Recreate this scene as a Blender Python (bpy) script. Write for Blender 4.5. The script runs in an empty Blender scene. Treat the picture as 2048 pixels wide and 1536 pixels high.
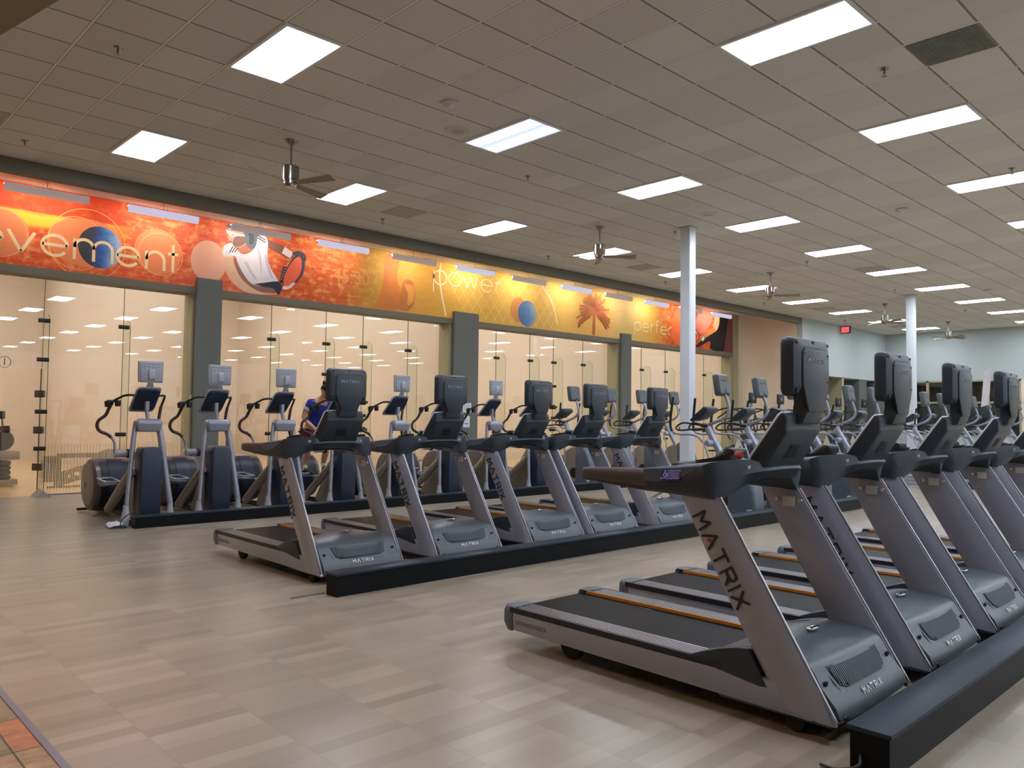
import bpy, bmesh, math, random
from mathutils import Vector, Matrix
random.seed(7)
PI = math.pi
scn = bpy.context.scene
COL = scn.collection

# ------------------------------------------------------------------ camera
cd = bpy.data.cameras.new('camera'); cam = bpy.data.objects.new('camera', cd); COL.objects.link(cam)
YAW, PITCH, ROLL, FPX, EYE = 0.8087, 0.0423, 0.0122, 1580.19, 1.41
fw = Vector((math.cos(YAW)*math.cos(PITCH), math.sin(YAW)*math.cos(PITCH), math.sin(PITCH)))
rt = Vector((math.sin(YAW), -math.cos(YAW), 0)); up = rt.cross(fw)
rt2 = rt*math.cos(ROLL)+up*math.sin(ROLL); up2 = up*math.cos(ROLL)-rt*math.sin(ROLL)
cam.matrix_world = Matrix(((rt2.x, up2.x, -fw.x, 0), (rt2.y, up2.y, -fw.y, 0), (rt2.z, up2.z, -fw.z, EYE), (0, 0, 0, 1)))
cd.sensor_fit = 'HORIZONTAL'; cd.sensor_width = 36.0; cd.lens = 36.0*FPX/2048.0; cd.clip_start = 0.05; cd.clip_end = 200
scn.camera = cam

# ------------------------------------------------------------------ world, exposure, light strengths
w = bpy.data.worlds.new('world'); scn.world = w; w.use_nodes = True
w.node_tree.nodes['Background'].inputs[0].default_value = (0.50, 0.55, 0.62, 1)
w.node_tree.nodes['Background'].inputs[1].default_value = 0.7
vs = scn.view_settings
vs.view_transform = 'Standard'; vs.look = 'None'; vs.gamma = 1.0; vs.use_curve_mapping = False; vs.exposure = 0.9
PANEL = 15.0          # ceiling troffers
WASH = 30.0           # mural wall washers
COURT = 9.5          # lights above the courts
CEIL = 4.877
TILE = 0.6096
GX, GY = 3.2487, 6.3573   # ceiling grid origin

# ------------------------------------------------------------------ materials
def lin(c):
    return tuple((v/255/12.92 if v/255 <= 0.04045 else ((v/255+0.055)/1.055)**2.4) for v in c)
MATS = {}
def mat(name, rgb, rough=0.5, metal=0.0, noise=0.0, nscale=40, bump=0.0, coat=0.0, spec=0.5, emit=None, estr=0.0):
    if name in MATS: return MATS[name]
    m = bpy.data.materials.new(name); m.use_nodes = True; nt = m.node_tree
    b = nt.nodes['Principled BSDF']; c = lin(rgb)+(1,)
    b.inputs['Base Color'].default_value = c; b.inputs['Roughness'].default_value = rough
    b.inputs['Metallic'].default_value = metal; b.inputs['Specular IOR Level'].default_value = spec
    b.inputs['Coat Weight'].default_value = coat; b.inputs['Coat Roughness'].default_value = 0.12
    if emit: b.inputs['Emission Color'].default_value = lin(emit)+(1,); b.inputs['Emission Strength'].default_value = estr
    tc = nt.nodes.new('ShaderNodeTexCoord'); n = nt.nodes.new('ShaderNodeTexNoise'); n.inputs['Scale'].default_value = nscale; n.inputs['Detail'].default_value = 3
    nt.links.new(tc.outputs['Object'], n.inputs['Vector'])
    mx = nt.nodes.new('ShaderNodeMix'); mx.data_type = 'RGBA'; mx.blend_type = 'MULTIPLY'
    k = max(noise, 0.04)
    mr = nt.nodes.new('ShaderNodeMapRange'); mr.inputs['To Min'].default_value = 1-k; mr.inputs['To Max'].default_value = 1+k
    nt.links.new(n.outputs['Fac'], mr.inputs['Value'])
    mx.inputs['Factor'].default_value = 1; mx.inputs['A'].default_value = c
    nt.links.new(mr.outputs[0], mx.inputs['B']); nt.links.new(mx.outputs['Result'], b.inputs['Base Color'])
    if bump:
        bp = nt.nodes.new('ShaderNodeBump'); bp.inputs['Strength'].default_value = bump; bp.inputs['Distance'].default_value = 0.002
        n2 = nt.nodes.new('ShaderNodeTexNoise'); n2.inputs['Scale'].default_value = 400; nt.links.new(tc.outputs['Object'], n2.inputs['Vector'])
        nt.links.new(n2.outputs['Fac'], bp.inputs['Height']); nt.links.new(bp.outputs[0], b.inputs['Normal'])
    MATS[name] = m; return m
def glassmat(name, tint, refl=1.0):
    m = bpy.data.materials.new(name); m.use_nodes = True; nt = m.node_tree; nt.nodes.clear()
    o = nt.nodes.new('ShaderNodeOutputMaterial'); t = nt.nodes.new('ShaderNodeBsdfTransparent'); g = nt.nodes.new('ShaderNodeBsdfGlossy')
    t.inputs[0].default_value = tint+(1,); g.inputs['Roughness'].default_value = 0.0; g.inputs[0].default_value = (refl, refl, refl, 1)
    f = nt.nodes.new('ShaderNodeFresnel'); geo = nt.nodes.new('ShaderNodeNewGeometry')   # same reflectance on both faces of the thin pane
    ir = nt.nodes.new('ShaderNodeMapRange'); ir.inputs['To Min'].default_value = 1.5; ir.inputs['To Max'].default_value = 1/1.5
    nt.links.new(geo.outputs['Backfacing'], ir.inputs[0]); nt.links.new(ir.outputs[0], f.inputs[0])
    x = nt.nodes.new('ShaderNodeMixShader'); nt.links.new(f.outputs[0], x.inputs[0]); nt.links.new(t.outputs[0], x.inputs[1]); nt.links.new(g.outputs[0], x.inputs[2]); nt.links.new(x.outputs[0], o.inputs[0])
    return m
def emat(name, rgb, s, noise=False):
    m = bpy.data.materials.new(name); m.use_nodes = True; nt = m.node_tree; nt.nodes.clear()
    o = nt.nodes.new('ShaderNodeOutputMaterial'); e = nt.nodes.new('ShaderNodeEmission'); e.inputs[0].default_value = rgb+(1,); e.inputs[1].default_value = s
    nt.links.new(e.outputs[0], o.inputs[0])
    if noise:   # two weak tubes showing through the lens
        tc = nt.nodes.new('ShaderNodeTexCoord'); sx = nt.nodes.new('ShaderNodeSeparateXYZ'); nt.links.new(tc.outputs['Object'], sx.inputs[0])
        a = nt.nodes.new('ShaderNodeMath'); a.operation = 'MULTIPLY'; a.inputs[1].default_value = 2*PI/0.3; nt.links.new(sx.outputs[0], a.inputs[0])
        c = nt.nodes.new('ShaderNodeMath'); c.operation = 'COSINE'; nt.links.new(a.outputs[0], c.inputs[0])
        r = nt.nodes.new('ShaderNodeMapRange'); r.inputs['From Min'].default_value = -1; r.inputs['To Min'].default_value = s*1.6; r.inputs['To Max'].default_value = s*0.55
        nt.links.new(c.outputs[0], r.inputs[0]); nt.links.new(r.outputs[0], e.inputs[1])
    return m

def N(nt, t, **kw):
    n = nt.nodes.new(t)
    for k, v in kw.items(): setattr(n, k, v)
    return n
def newmat(name):
    m = bpy.data.materials.new(name); m.use_nodes = True
    return m, m.node_tree, m.node_tree.nodes['Principled BSDF']
def mth(nt, op, a, b=None):
    n = nt.nodes.new('ShaderNodeMath'); n.operation = op
    for i, v in enumerate((a, b)):
        if v is None: continue
        if isinstance(v, (int, float)): n.inputs[i].default_value = v
        else: nt.links.new(v, n.inputs[i])
    return n.outputs[0]
def mixc(nt, f, a, b, blend='MIX'):
    n = nt.nodes.new('ShaderNodeMix'); n.data_type = 'RGBA'; n.blend_type = blend
    for k, v in (('Factor', f), ('A', a), ('B', b)):
        if isinstance(v, (int, float)): n.inputs[k].default_value = v
        elif isinstance(v, tuple): n.inputs[k].default_value = v+(1,)
        else: nt.links.new(v, n.inputs[k])
    return n.outputs['Result']
def posxyz(nt):
    g = N(nt, 'ShaderNodeNewGeometry'); s = N(nt, 'ShaderNodeSeparateXYZ'); nt.links.new(g.outputs['Position'], s.inputs[0])
    return g.outputs['Position'], s.outputs
def noise(nt, vec, scale, sc=(1, 1, 1), detail=3, rough=0.5):
    mp = N(nt, 'ShaderNodeMapping'); mp.inputs['Scale'].default_value = sc; nt.links.new(vec, mp.inputs['Vector'])
    n = N(nt, 'ShaderNodeTexNoise'); n.inputs['Scale'].default_value = scale; n.inputs['Detail'].default_value = detail; n.inputs['Roughness'].default_value = rough
    nt.links.new(mp.outputs[0], n.inputs['Vector']); return n.outputs['Fac']
def ramp(nt, f, stops, interp='LINEAR'):
    r = N(nt, 'ShaderNodeValToRGB'); e = r.color_ramp.elements; r.color_ramp.interpolation = interp
    while len(e) < len(stops): e.new(0.5)
    for i, (p, c) in enumerate(stops): e[i].position = p; e[i].color = c+(1,)
    nt.links.new(f, r.inputs[0]); return r.outputs[0]

# vinyl floor: 0.457 m tiles printed with staggered grey-tan strips running along the rows
def floor_mat():
    m, nt, b = newmat('vinyl_tile_floor'); pos, xyz = posxyz(nt)
    x0 = mth(nt, 'SUBTRACT', xyz[0], 1.286); y0 = mth(nt, 'SUBTRACT', xyz[1], 3.424)
    row = mth(nt, 'FLOOR', mth(nt, 'DIVIDE', y0, 0.0914))
    wr = N(nt, 'ShaderNodeTexWhiteNoise', noise_dimensions='1D'); nt.links.new(row, wr.inputs['W'])
    tx = mth(nt, 'FLOOR', mth(nt, 'DIVIDE', x0, 0.457))
    cv = N(nt, 'ShaderNodeCombineXYZ'); nt.links.new(row, cv.inputs[0]); nt.links.new(tx, cv.inputs[1])
    wn = N(nt, 'ShaderNodeTexWhiteNoise', noise_dimensions='2D'); nt.links.new(cv.outputs[0], wn.inputs['Vector'])
    base = ramp(nt, wn.outputs[0], [(0.0, lin((138, 128, 114))), (0.35, lin((148, 138, 123))), (0.8, lin((155, 145, 130))), (1.0, lin((166, 156, 141)))])
    g1 = noise(nt, pos, 1.6, (1, 16, 1), 3, 0.5); g2 = noise(nt, pos, 30, (1, 8, 1), 3, 0.6)
    gm = N(nt, 'ShaderNodeMapRange'); gm.inputs['To Min'].default_value = 0.90; gm.inputs['To Max'].default_value = 1.10; nt.links.new(mth(nt, 'ADD', mth(nt, 'MULTIPLY', g1, 0.6), mth(nt, 'MULTIPLY', g2, 0.4)), gm.inputs[0])
    c = mixc(nt, 1.0, base, gm.outputs[0], 'MULTIPLY')
    fx = mth(nt, 'ABSOLUTE', mth(nt, 'SUBTRACT', mth(nt, 'FRACT', mth(nt, 'DIVIDE', x0, 0.457)), 0.5))
    fy = mth(nt, 'ABSOLUTE', mth(nt, 'SUBTRACT', mth(nt, 'FRACT', mth(nt, 'DIVIDE', y0, 0.457)), 0.5))
    seam = mth(nt, 'GREATER_THAN', mth(nt, 'MAXIMUM', fx, fy), 0.4962)
    c = mixc(nt, mth(nt, 'MULTIPLY', seam, 0.35), c, lin((80, 72, 64)))
    nt.links.new(c, b.inputs['Base Color'])
    b.inputs['Roughness'].default_value = 0.28
    b.inputs['Specular IOR Level'].default_value = 0.55
    return m
def ceiling_mat(name='ceiling_tiles', ox=GX, oy=GY, base=(226, 222, 212)):
    m, nt, b = newmat(name); pos, xyz = posxyz(nt)
    ux = mth(nt, 'DIVIDE', mth(nt, 'SUBTRACT', xyz[0], ox), TILE); uy = mth(nt, 'DIVIDE', mth(nt, 'SUBTRACT', xyz[1], oy), TILE)
    ax = mth(nt, 'ABSOLUTE', mth(nt, 'SUBTRACT', mth(nt, 'FRACT', mth(nt, 'ADD', ux, 0.5)), 0.5))
    ay = mth(nt, 'ABSOLUTE', mth(nt, 'SUBTRACT', mth(nt, 'FRACT', mth(nt, 'ADD', uy, 0.5)), 0.5))
    cv = N(nt, 'ShaderNodeCombineXYZ'); nt.links.new(mth(nt, 'FLOOR', ux), cv.inputs[0]); nt.links.new(mth(nt, 'FLOOR', uy), cv.inputs[1])
    wn = N(nt, 'ShaderNodeTexWhiteNoise', noise_dimensions='2D'); nt.links.new(cv.outputs[0], wn.inputs['Vector'])
    c = ramp(nt, wn.outputs[0], [(0, lin(tuple(v-9 for v in base))), (1, lin(tuple(v+3 for v in base)))])
    c = mixc(nt, 0.10, c, noise(nt, pos, 90, (1, 1, 1), 3), 'MULTIPLY')
    c = mixc(nt, mth(nt, 'LESS_THAN', ay, 0.016), c, lin((140, 134, 126)))
    c = mixc(nt, mth(nt, 'LESS_THAN', ax, 0.020), c, lin((236, 231, 222)))
    c = mixc(nt, mth(nt, 'MULTIPLY', mth(nt, 'LESS_THAN', mth(nt, 'ABSOLUTE', mth(nt, 'SUBTRACT', ax, 0.024)), 0.005), 0.8), c, lin((140, 134, 126)))
    nt.links.new(c, b.inputs['Base Color']); b.inputs['Roughness'].default_value = 0.85; b.inputs['Specular IOR Level'].default_value = 0.2
    return m
def slate_mat():
    m, nt, b = newmat('slate_floor_tile'); pos, xyz = posxyz(nt)
    cx = mth(nt, 'FLOOR', mth(nt, 'DIVIDE', xyz[0], 0.41)); cy = mth(nt, 'FLOOR', mth(nt, 'DIVIDE', mth(nt, 'SUBTRACT', xyz[1], 0.13), 0.41))
    cv = N(nt, 'ShaderNodeCombineXYZ'); nt.links.new(cx, cv.inputs[0]); nt.links.new(cy, cv.inputs[1])
    wn = N(nt, 'ShaderNodeTexWhiteNoise', noise_dimensions='2D'); nt.links.new(cv.outputs[0], wn.inputs['Vector'])
    c = ramp(nt, wn.outputs[0], [(0, lin((140, 124, 100))), (0.4, lin((160, 146, 122))), (0.7, lin((190, 118, 80))), (1, lin((156, 116, 90)))])
    c = mixc(nt, 0.7, c, ramp(nt, noise(nt, pos, 7, (1, 1.6, 1), 6, 0.65), [(0.3, (0.25, 0.23, 0.2)), (0.7, (1.25, 1.2, 1.1))]), 'MULTIPLY')
    fx = mth(nt, 'ABSOLUTE', mth(nt, 'SUBTRACT', mth(nt, 'FRACT', mth(nt, 'DIVIDE', xyz[0], 0.41)), 0.5)); fy = mth(nt, 'ABSOLUTE', mth(nt, 'SUBTRACT', mth(nt, 'FRACT', mth(nt, 'DIVIDE', mth(nt, 'SUBTRACT', xyz[1], 0.13), 0.41)), 0.5))
    c = mixc(nt, mth(nt, 'GREATER_THAN', mth(nt, 'MAXIMUM', fx, fy), 0.49), c, lin((50, 46, 42)))
    nt.links.new(c, b.inputs['Base Color']); b.inputs['Roughness'].default_value = 0.4
    return m
def maple_mat():
    m, nt, b = newmat('court_maple_floor'); pos, xyz = posxyz(nt)
    c = ramp(nt, noise(nt, pos, 5, (12, 0.8, 1), 4), [(0.3, lin((206, 172, 128))), (0.7, lin((226, 196, 154)))])
    nt.links.new(c, b.inputs['Base Color']); b.inputs['Roughness'].default_value = 0.18
    return m
# printed mural background: bands of orange, red, ochre and yellow paint strokes
def mural_mat():
    m, nt, b = newmat('printed_mural'); pos, xyz = posxyz(nt)
    u = mth(nt, 'DIVIDE', xyz[0], 26.0); n0 = noise(nt, pos, 0.8, (1, 1, 1.6), 6, 0.6)
    uu = mth(nt, 'ADD', u, mth(nt, 'MULTIPLY', mth(nt, 'SUBTRACT', n0, 0.5), 0.035))
    X = lambda v: v/26.0
    base = ramp(nt, uu, [(0.0, lin((226, 96, 50))), (X(4.8), lin((232, 104, 62))), (X(6.2), lin((222, 110, 84))), (X(8.2), lin((208, 96, 50))), (X(9.2), lin((206, 112, 62))),
        (X(9.9), lin((186, 140, 50))), (X(10.6), lin((206, 136, 48))), (X(11.4), lin((212, 150, 46))), (X(12.6), lin((226, 172, 60))), (X(15.2), lin((222, 178, 84))), (X(16.6), lin((224, 176, 92))),
        (X(18.0), lin((222, 166, 96))), (X(18.8), lin((216, 190, 130))), (X(20.3), lin((214, 160, 56))), (X(21.4), lin((226, 92, 40))), (X(22.6), lin((196, 60, 34))), (X(23.6), lin((226, 100, 50))), (X(24.6), lin((92, 44, 40))), (X(25.3), lin((138, 78, 74)))])
    st = noise(nt, pos, 2.2, (0.9, 1, 7), 8, 0.72); st2 = noise(nt, pos, 3.5, (1.4, 1, 2), 8, 0.7)
    c = mixc(nt, mth(nt, 'MULTIPLY', ramp(nt, st, [(0.46, (0, 0, 0)), (0.56, (1, 1, 1))]), 0.42), base, lin((196, 44, 26)))
    c = mixc(nt, mth(nt, 'MULTIPLY', ramp(nt, st2, [(0.5, (0, 0, 0)), (0.62, (1, 1, 1))]), 0.50), c, lin((250, 190, 110)))
    # keep the ochre and yellow stretch clean of red strokes
    mid = ramp(nt, u, [(X(9.2), (0, 0, 0)), (X(10.2), (1, 1, 1)), (X(20), (1, 1, 1)), (X(21), (0, 0, 0))])
    c = mixc(nt, mth(nt, 'MULTIPLY', mid, 0.72), c, base)
    c = mixc(nt, mth(nt, 'MULTIPLY', mth(nt, 'MULTIPLY', mid, noise(nt, pos, 60, (1, 1, 1), 4, 0.8)), 0.4), c, lin((250, 220, 130)))
    # yellow diagonal band at the left end
    band = mth(nt, 'SUBTRACT', xyz[2], mth(nt, 'ADD', 4.60, mth(nt, 'MULTIPLY', mth(nt, 'SUBTRACT', n0, 0.5), 0.18)))
    bf = mth(nt, 'MULTIPLY', ramp(nt, mth(nt, 'ABSOLUTE', band), [(0.07, (1, 1, 1)), (0.15, (0, 0, 0))]), ramp(nt, u, [(X(3.9), (1, 1, 1)), (X(4.8), (0, 0, 0))]))
    c = mixc(nt, mth(nt, 'MULTIPLY', bf, 0.9), c, lin((250, 196, 60)))
    top = mth(nt, 'MULTIPLY', ramp(nt, xyz[2], [(0, (0, 0, 0)), (1, (0, 0, 0))]), 0)
    red = mth(nt, 'MULTIPLY', mth(nt, 'GREATER_THAN', xyz[2], 4.72), ramp(nt, mth(nt, 'ADD', u, mth(nt, 'MULTIPLY', st, 0.02)), [(X(4.7), (1, 1, 1)), (X(5.1), (0, 0, 0))]))
    c = mixc(nt, mth(nt, 'MULTIPLY', red, 0.75), c, lin((216, 66, 34)))
    nt.links.new(c, b.inputs['Base Color']); b.inputs['Roughness'].default_value = 0.6; b.inputs['Specular IOR Level'].default_value = 0.2
    return m

M = dict(
 floor=floor_mat(), ceil=ceiling_mat(), slate=slate_mat(), maple=maple_mat(), mural=mural_mat(),
 olive=mat('olive_paint', (112, 108, 94), 0.6, noise=0.03, nscale=6),
 olive2=mat('olive_tan_and_lit_jamb', (160, 152, 120), 0.6),
 pillar=mat('slate_green_paint', (98, 102, 96), 0.55),
 bulk=mat('dark_olive_paint', (138, 126, 100), 0.7),
 cream=mat("court_wall_cream", (228, 214, 198), 0.55),
 tan=mat('tan_wall_paint', (222, 208, 188), 0.7),
 grey=mat('pale_grey_wall_paint', (178, 186, 184), 0.7),
 white=mat('white_enamel', (222, 224, 226), 0.35),
 offw=mat('offwhite_plastic', (206, 200, 188), 0.5),
 polew=mat('white_column_paint', (206, 212, 220), 0.45),
 silver=mat('silver_metallic_paint', (150, 153, 166), 0.32, metal=0.3, noise=0.02, coat=0.25),
 alu=mat('brushed_aluminium', (150, 152, 158), 0.32, metal=0.9),
 chrome=mat('chrome', (200, 200, 205), 0.12, metal=1.0),
 charcoal=mat('charcoal_plastic', (40, 50, 60), 0.42, noise=0.03, bump=0.12),
 charlt=mat('slate_grey_plastic', (80, 90, 104), 0.40, bump=0.1),
 black=mat('black_plastic', (20, 21, 24), 0.45),
 rubber=mat('black_rubber', (16, 16, 17), 0.7),
 belt=mat('belt_fabric', (12, 13, 16), 0.38, noise=0.12, nscale=90, spec=0.04),
 orange=mat('orange_strip', (206, 132, 34), 0.45),
 housing=mat('matrix_housing_grey', (72, 80, 88), 0.36, bump=0.1),
 race=mat('black_laminate', (15, 18, 20), 0.5, spec=0.15, noise=0.08, nscale=60),
 lav=mat('silver_lavender_paint', (142, 146, 162), 0.35, metal=0.35, coat=0.2),
 plsil=mat('light_silver_plastic', (158, 162, 174), 0.35),
 navy=mat('navy_plastic', (30, 40, 62), 0.42, noise=0.05),
 bronze=mat('bronze_rubber', (62, 44, 40), 0.45),
 mauve=mat('mauve_grey_plastic', (88, 80, 86), 0.35),
 dkbrown=mat('dark_plum_grip', (76, 66, 70), 0.45),
 taupe=mat('taupe_metallic', (148, 142, 130), 0.35, metal=0.4),
 blade=mat('fan_blade_brown', (150, 136, 110), 0.5),
 nickel=mat('brushed_nickel', (150, 146, 140), 0.22, metal=1.0),
 blackm=mat('black_fitting', (18, 16, 16), 0.4),
 blue=mat('sticker_blue', (26, 40, 190), 0.4), red=mat('red_plastic', (176, 30, 26), 0.4),
 reddot=mat('red_dot', (190, 30, 30), 0.5), ltext=mat('light_lettering', (214, 216, 220), 0.4), dtext=mat('dark_lettering', (34, 32, 36), 0.5),
 gtext=mat('grey_lettering', (108, 116, 126), 0.5), paper=mat('paper_white', (220, 224, 228), 0.7),
 wood=mat('reddish_wood', (128, 66, 40), 0.45, noise=0.15), skin=mat('skin', (196, 146, 118), 0.5), hair=mat('dark_brown_hair', (44, 28, 20), 0.6),
 jersey=mat('royal_blue_jersey', (30, 44, 140), 0.8), jstripe=mat('jersey_white_stripe', (220, 222, 232), 0.8), shorts=mat('maroon_shorts', (96, 24, 38), 0.8),
 sock=mat('pale_green_sock', (186, 208, 170), 0.8), shoe=mat('black_shoe', (22, 22, 24), 0.6), towel=mat('white_towel', (208, 214, 226), 0.9, noise=0.08, nscale=20),
 vent=mat('ceiling_vent_grey', (188, 180, 168), 0.7, noise=0.2, nscale=12), dirt=mat('stained_vent_grey', (112, 114, 108), 0.8, noise=0.45, nscale=7),
 strip=mat('floor_trim_metal', (128, 132, 150), 0.35, metal=0.6), dkglass=mat('dark_window_interior', (50, 38, 24), 0.25, noise=0.35, nscale=1.2),
 teal=mat('teal_glass_interior', (70, 96, 96), 0.3, noise=0.5, nscale=3), panel=emat('troffer_lens', (0.84, 0.90, 1.0), PANEL), panelw=emat('weak_troffer_lens', (0.62, 0.74, 1.0), 1.1, True),
 tube=emat('washer_tube', (1.0, 0.90, 0.76), WASH), court=emat('court_lens', (1.0, 0.97, 0.94), COURT), warm=emat('added_downlight_lens', (1.0, 0.66, 0.46), 170.0),
 wshade=mat('washer_white_faint_glow', (222, 216, 214), 0.5, emit=(206, 190, 190), estr=0.16), wshade2=mat('washer_white_painted_glow', (226, 226, 236), 0.5, emit=(196, 200, 232), estr=0.42),  # weak emission imitates ceiling light bounced onto the washer reflectors
 glass=glassmat('court_glass', (0.965, 0.975, 0.955)), fin=glassmat('fin_glass', (0.93, 0.965, 0.92)), exitr=emat('exit_red', (0.9, 0.08, 0.08), 0.9),
)

# ------------------------------------------------------------------ mesh builder
class MB:
    def __init__(s): s.v = []; s.f = []; s.mi = []; s.m = 0
    def add(s, vs, fs):
        o = len(s.v); s.v += [tuple(p) for p in vs]
        for f in fs: s.f.append(tuple(i+o for i in f)); s.mi.append(s.m)
        return s
    def box(s, x0, x1, y0, y1, z0, z1):
        return s.add([(x, y, z) for z in (z0, z1) for y in (y0, y1) for x in (x0, x1)], [(0, 2, 3, 1), (4, 5, 7, 6), (0, 1, 5, 4), (2, 6, 7, 3), (0, 4, 6, 2), (1, 3, 7, 5)])
    def prism(s, poly, ax, a, b):
        n = len(poly)
        P = {'x': lambda p, t: (t, p[0], p[1]), 'y': lambda p, t: (p[0], t, p[1]), 'z': lambda p, t: (p[0], p[1], t)}[ax]
        return s.add([P(p, a) for p in poly]+[P(p, b) for p in poly], [tuple(range(n)), tuple(range(2*n-1, n-1, -1))]+[(i, (i+1) % n, n+(i+1) % n, n+i) for i in range(n)])
    def loft(s, rings, cap=True, closed=True, mats=None):
        n = len(rings[0]); o = len(s.v); s.v += [tuple(p) for r in rings for p in r]
        for k in range(len(rings)-1):
            for i in range(n if closed else n-1):
                j = (i+1) % n; s.f.append((o+k*n+i, o+k*n+j, o+(k+1)*n+j, o+(k+1)*n+i)); s.mi.append(mats[i] if mats else s.m)
        if cap:
            s.f.append(tuple(o+i for i in range(n))[::-1]); s.mi.append(s.m); s.f.append(tuple(o+(len(rings)-1)*n+i for i in range(n))); s.mi.append(s.m)
        return s
    def tube(s, path, r, n=10, cap=True):
        P = [Vector(p) for p in path]; R = r if isinstance(r, (list, tuple)) else [r]*len(P); rings = []; pu = None
        for i, p in enumerate(P):
            t = (P[min(i+1, len(P)-1)]-P[max(i-1, 0)]).normalized()
            if pu is None: pu = Vector((0, 0, 1)) if abs(t.z) < 0.9 else Vector((1, 0, 0))
            a = (pu-t*pu.dot(t)).normalized(); b = t.cross(a); pu = a
            rings.append([p+a*math.cos(2*PI*k/n)*R[i]+b*math.sin(2*PI*k/n)*R[i] for k in range(n)])
        return s.loft(rings, cap)
    def lathe(s, prof, n=20, c=(0, 0, 0), ax='z'):
        def T(r, h, k):
            a = 2*PI*k/n; x, y = r*math.cos(a), r*math.sin(a)
            return {'z': (c[0]+x, c[1]+y, c[2]+h), 'x': (c[0]+h, c[1]+x, c[2]+y), 'y': (c[0]+x, c[1]+h, c[2]+y)}[ax]
        ring = prof[0][0] > 0.001 and prof[-1][0] > 0.001
        return s.loft([[T(max(r, 1e-4), h, k) for k in range(n)] for r, h in (prof+prof[:1] if ring else prof)], cap=not ring)
    def ball(s, c, r, n=14, m=8, sc=(1, 1, 1)):
        return s.loft([[(c[0]+sc[0]*r*math.sin(PI*j/m+1e-4)*math.cos(2*PI*k/n), c[1]+sc[1]*r*math.sin(PI*j/m+1e-4)*math.sin(2*PI*k/n), c[2]-sc[2]*r*math.cos(PI*j/m)) for k in range(n)] for j in range(m+1)])
    def build(s, name, mats, parent=None, bevel=0, seg=2, smooth=True, ang=40):
        me = bpy.data.meshes.new(name); me.from_pydata(s.v, [], s.f)
        mats = mats if isinstance(mats, (list, tuple)) else [mats]
        for m in mats: me.materials.append(M[m] if isinstance(m, str) else m)
        for p, i in zip(me.polygons, s.mi): p.material_index = i
        bm = bmesh.new(); bm.from_mesh(me); bmesh.ops.remove_doubles(bm, verts=bm.verts, dist=1e-5)
        bmesh.ops.recalc_face_normals(bm, faces=bm.faces)
        if bevel:
            es = [e for e in bm.edges if len(e.link_faces) == 2 and e.calc_face_angle(0) > 0.5]
            bmesh.ops.bevel(bm, geom=es, offset=bevel, segments=seg, affect='EDGES', profile=0.5, clamp_overlap=True)
        bm.to_mesh(me); bm.free()
        if smooth:
            for p in me.polygons: p.use_smooth = True
            me.set_sharp_from_angle(angle=math.radians(ang))
        o = bpy.data.objects.new(name, me); COL.objects.link(o)
        if parent is not None: o.parent = parent
        return o
def arc(pts, n=6):
    """Catmull-Rom smoothing of a path"""
    P = [Vector(p) for p in pts]; out = []
    for i in range(len(P)-1):
        p0, p1, p2, p3 = P[max(i-1, 0)], P[i], P[i+1], P[min(i+2, len(P)-1)]
        for k in range(n):
            t = k/n; out.append(0.5*((2*p1)+(p2-p0)*t+(2*p0-5*p1+4*p2-p3)*t*t+(3*p1-p0-3*p2+p3)*t**3))
    out.append(P[-1]); return out
def thing(name, label, cat, loc=(0, 0, 0), rz=0, group=None):
    o = bpy.data.objects.new(name, None); COL.objects.link(o); o.empty_display_size = 0.1
    o.location = loc; o.rotation_euler = (0, 0, rz); o['label'] = label; o['category'] = cat
    if group: o['group'] = group
    return o
def tag(o, label, cat, group=None):
    o['label'] = label; o['category'] = cat
    if group: o['group'] = group
    return o
def struct(o): o['kind'] = 'structure'; return o
KIDS = {}
def dup(root, loc, rz=None, label=None, group=None, skip=()):
    r = root.copy(); COL.objects.link(r); r.location = loc
    if rz is not None: r.rotation_euler = (0, 0, rz)
    if label: r['label'] = label
    if group: r['group'] = group
    for ch in [o for o in COL.objects if o.parent == root and o.name.split('.')[0] not in skip]:
        c = ch.copy(); COL.objects.link(c); c.parent = r
        for g in [o for o in COL.objects if o.parent == ch]:
            d = g.copy(); COL.objects.link(d); d.parent = c
    return r
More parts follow.
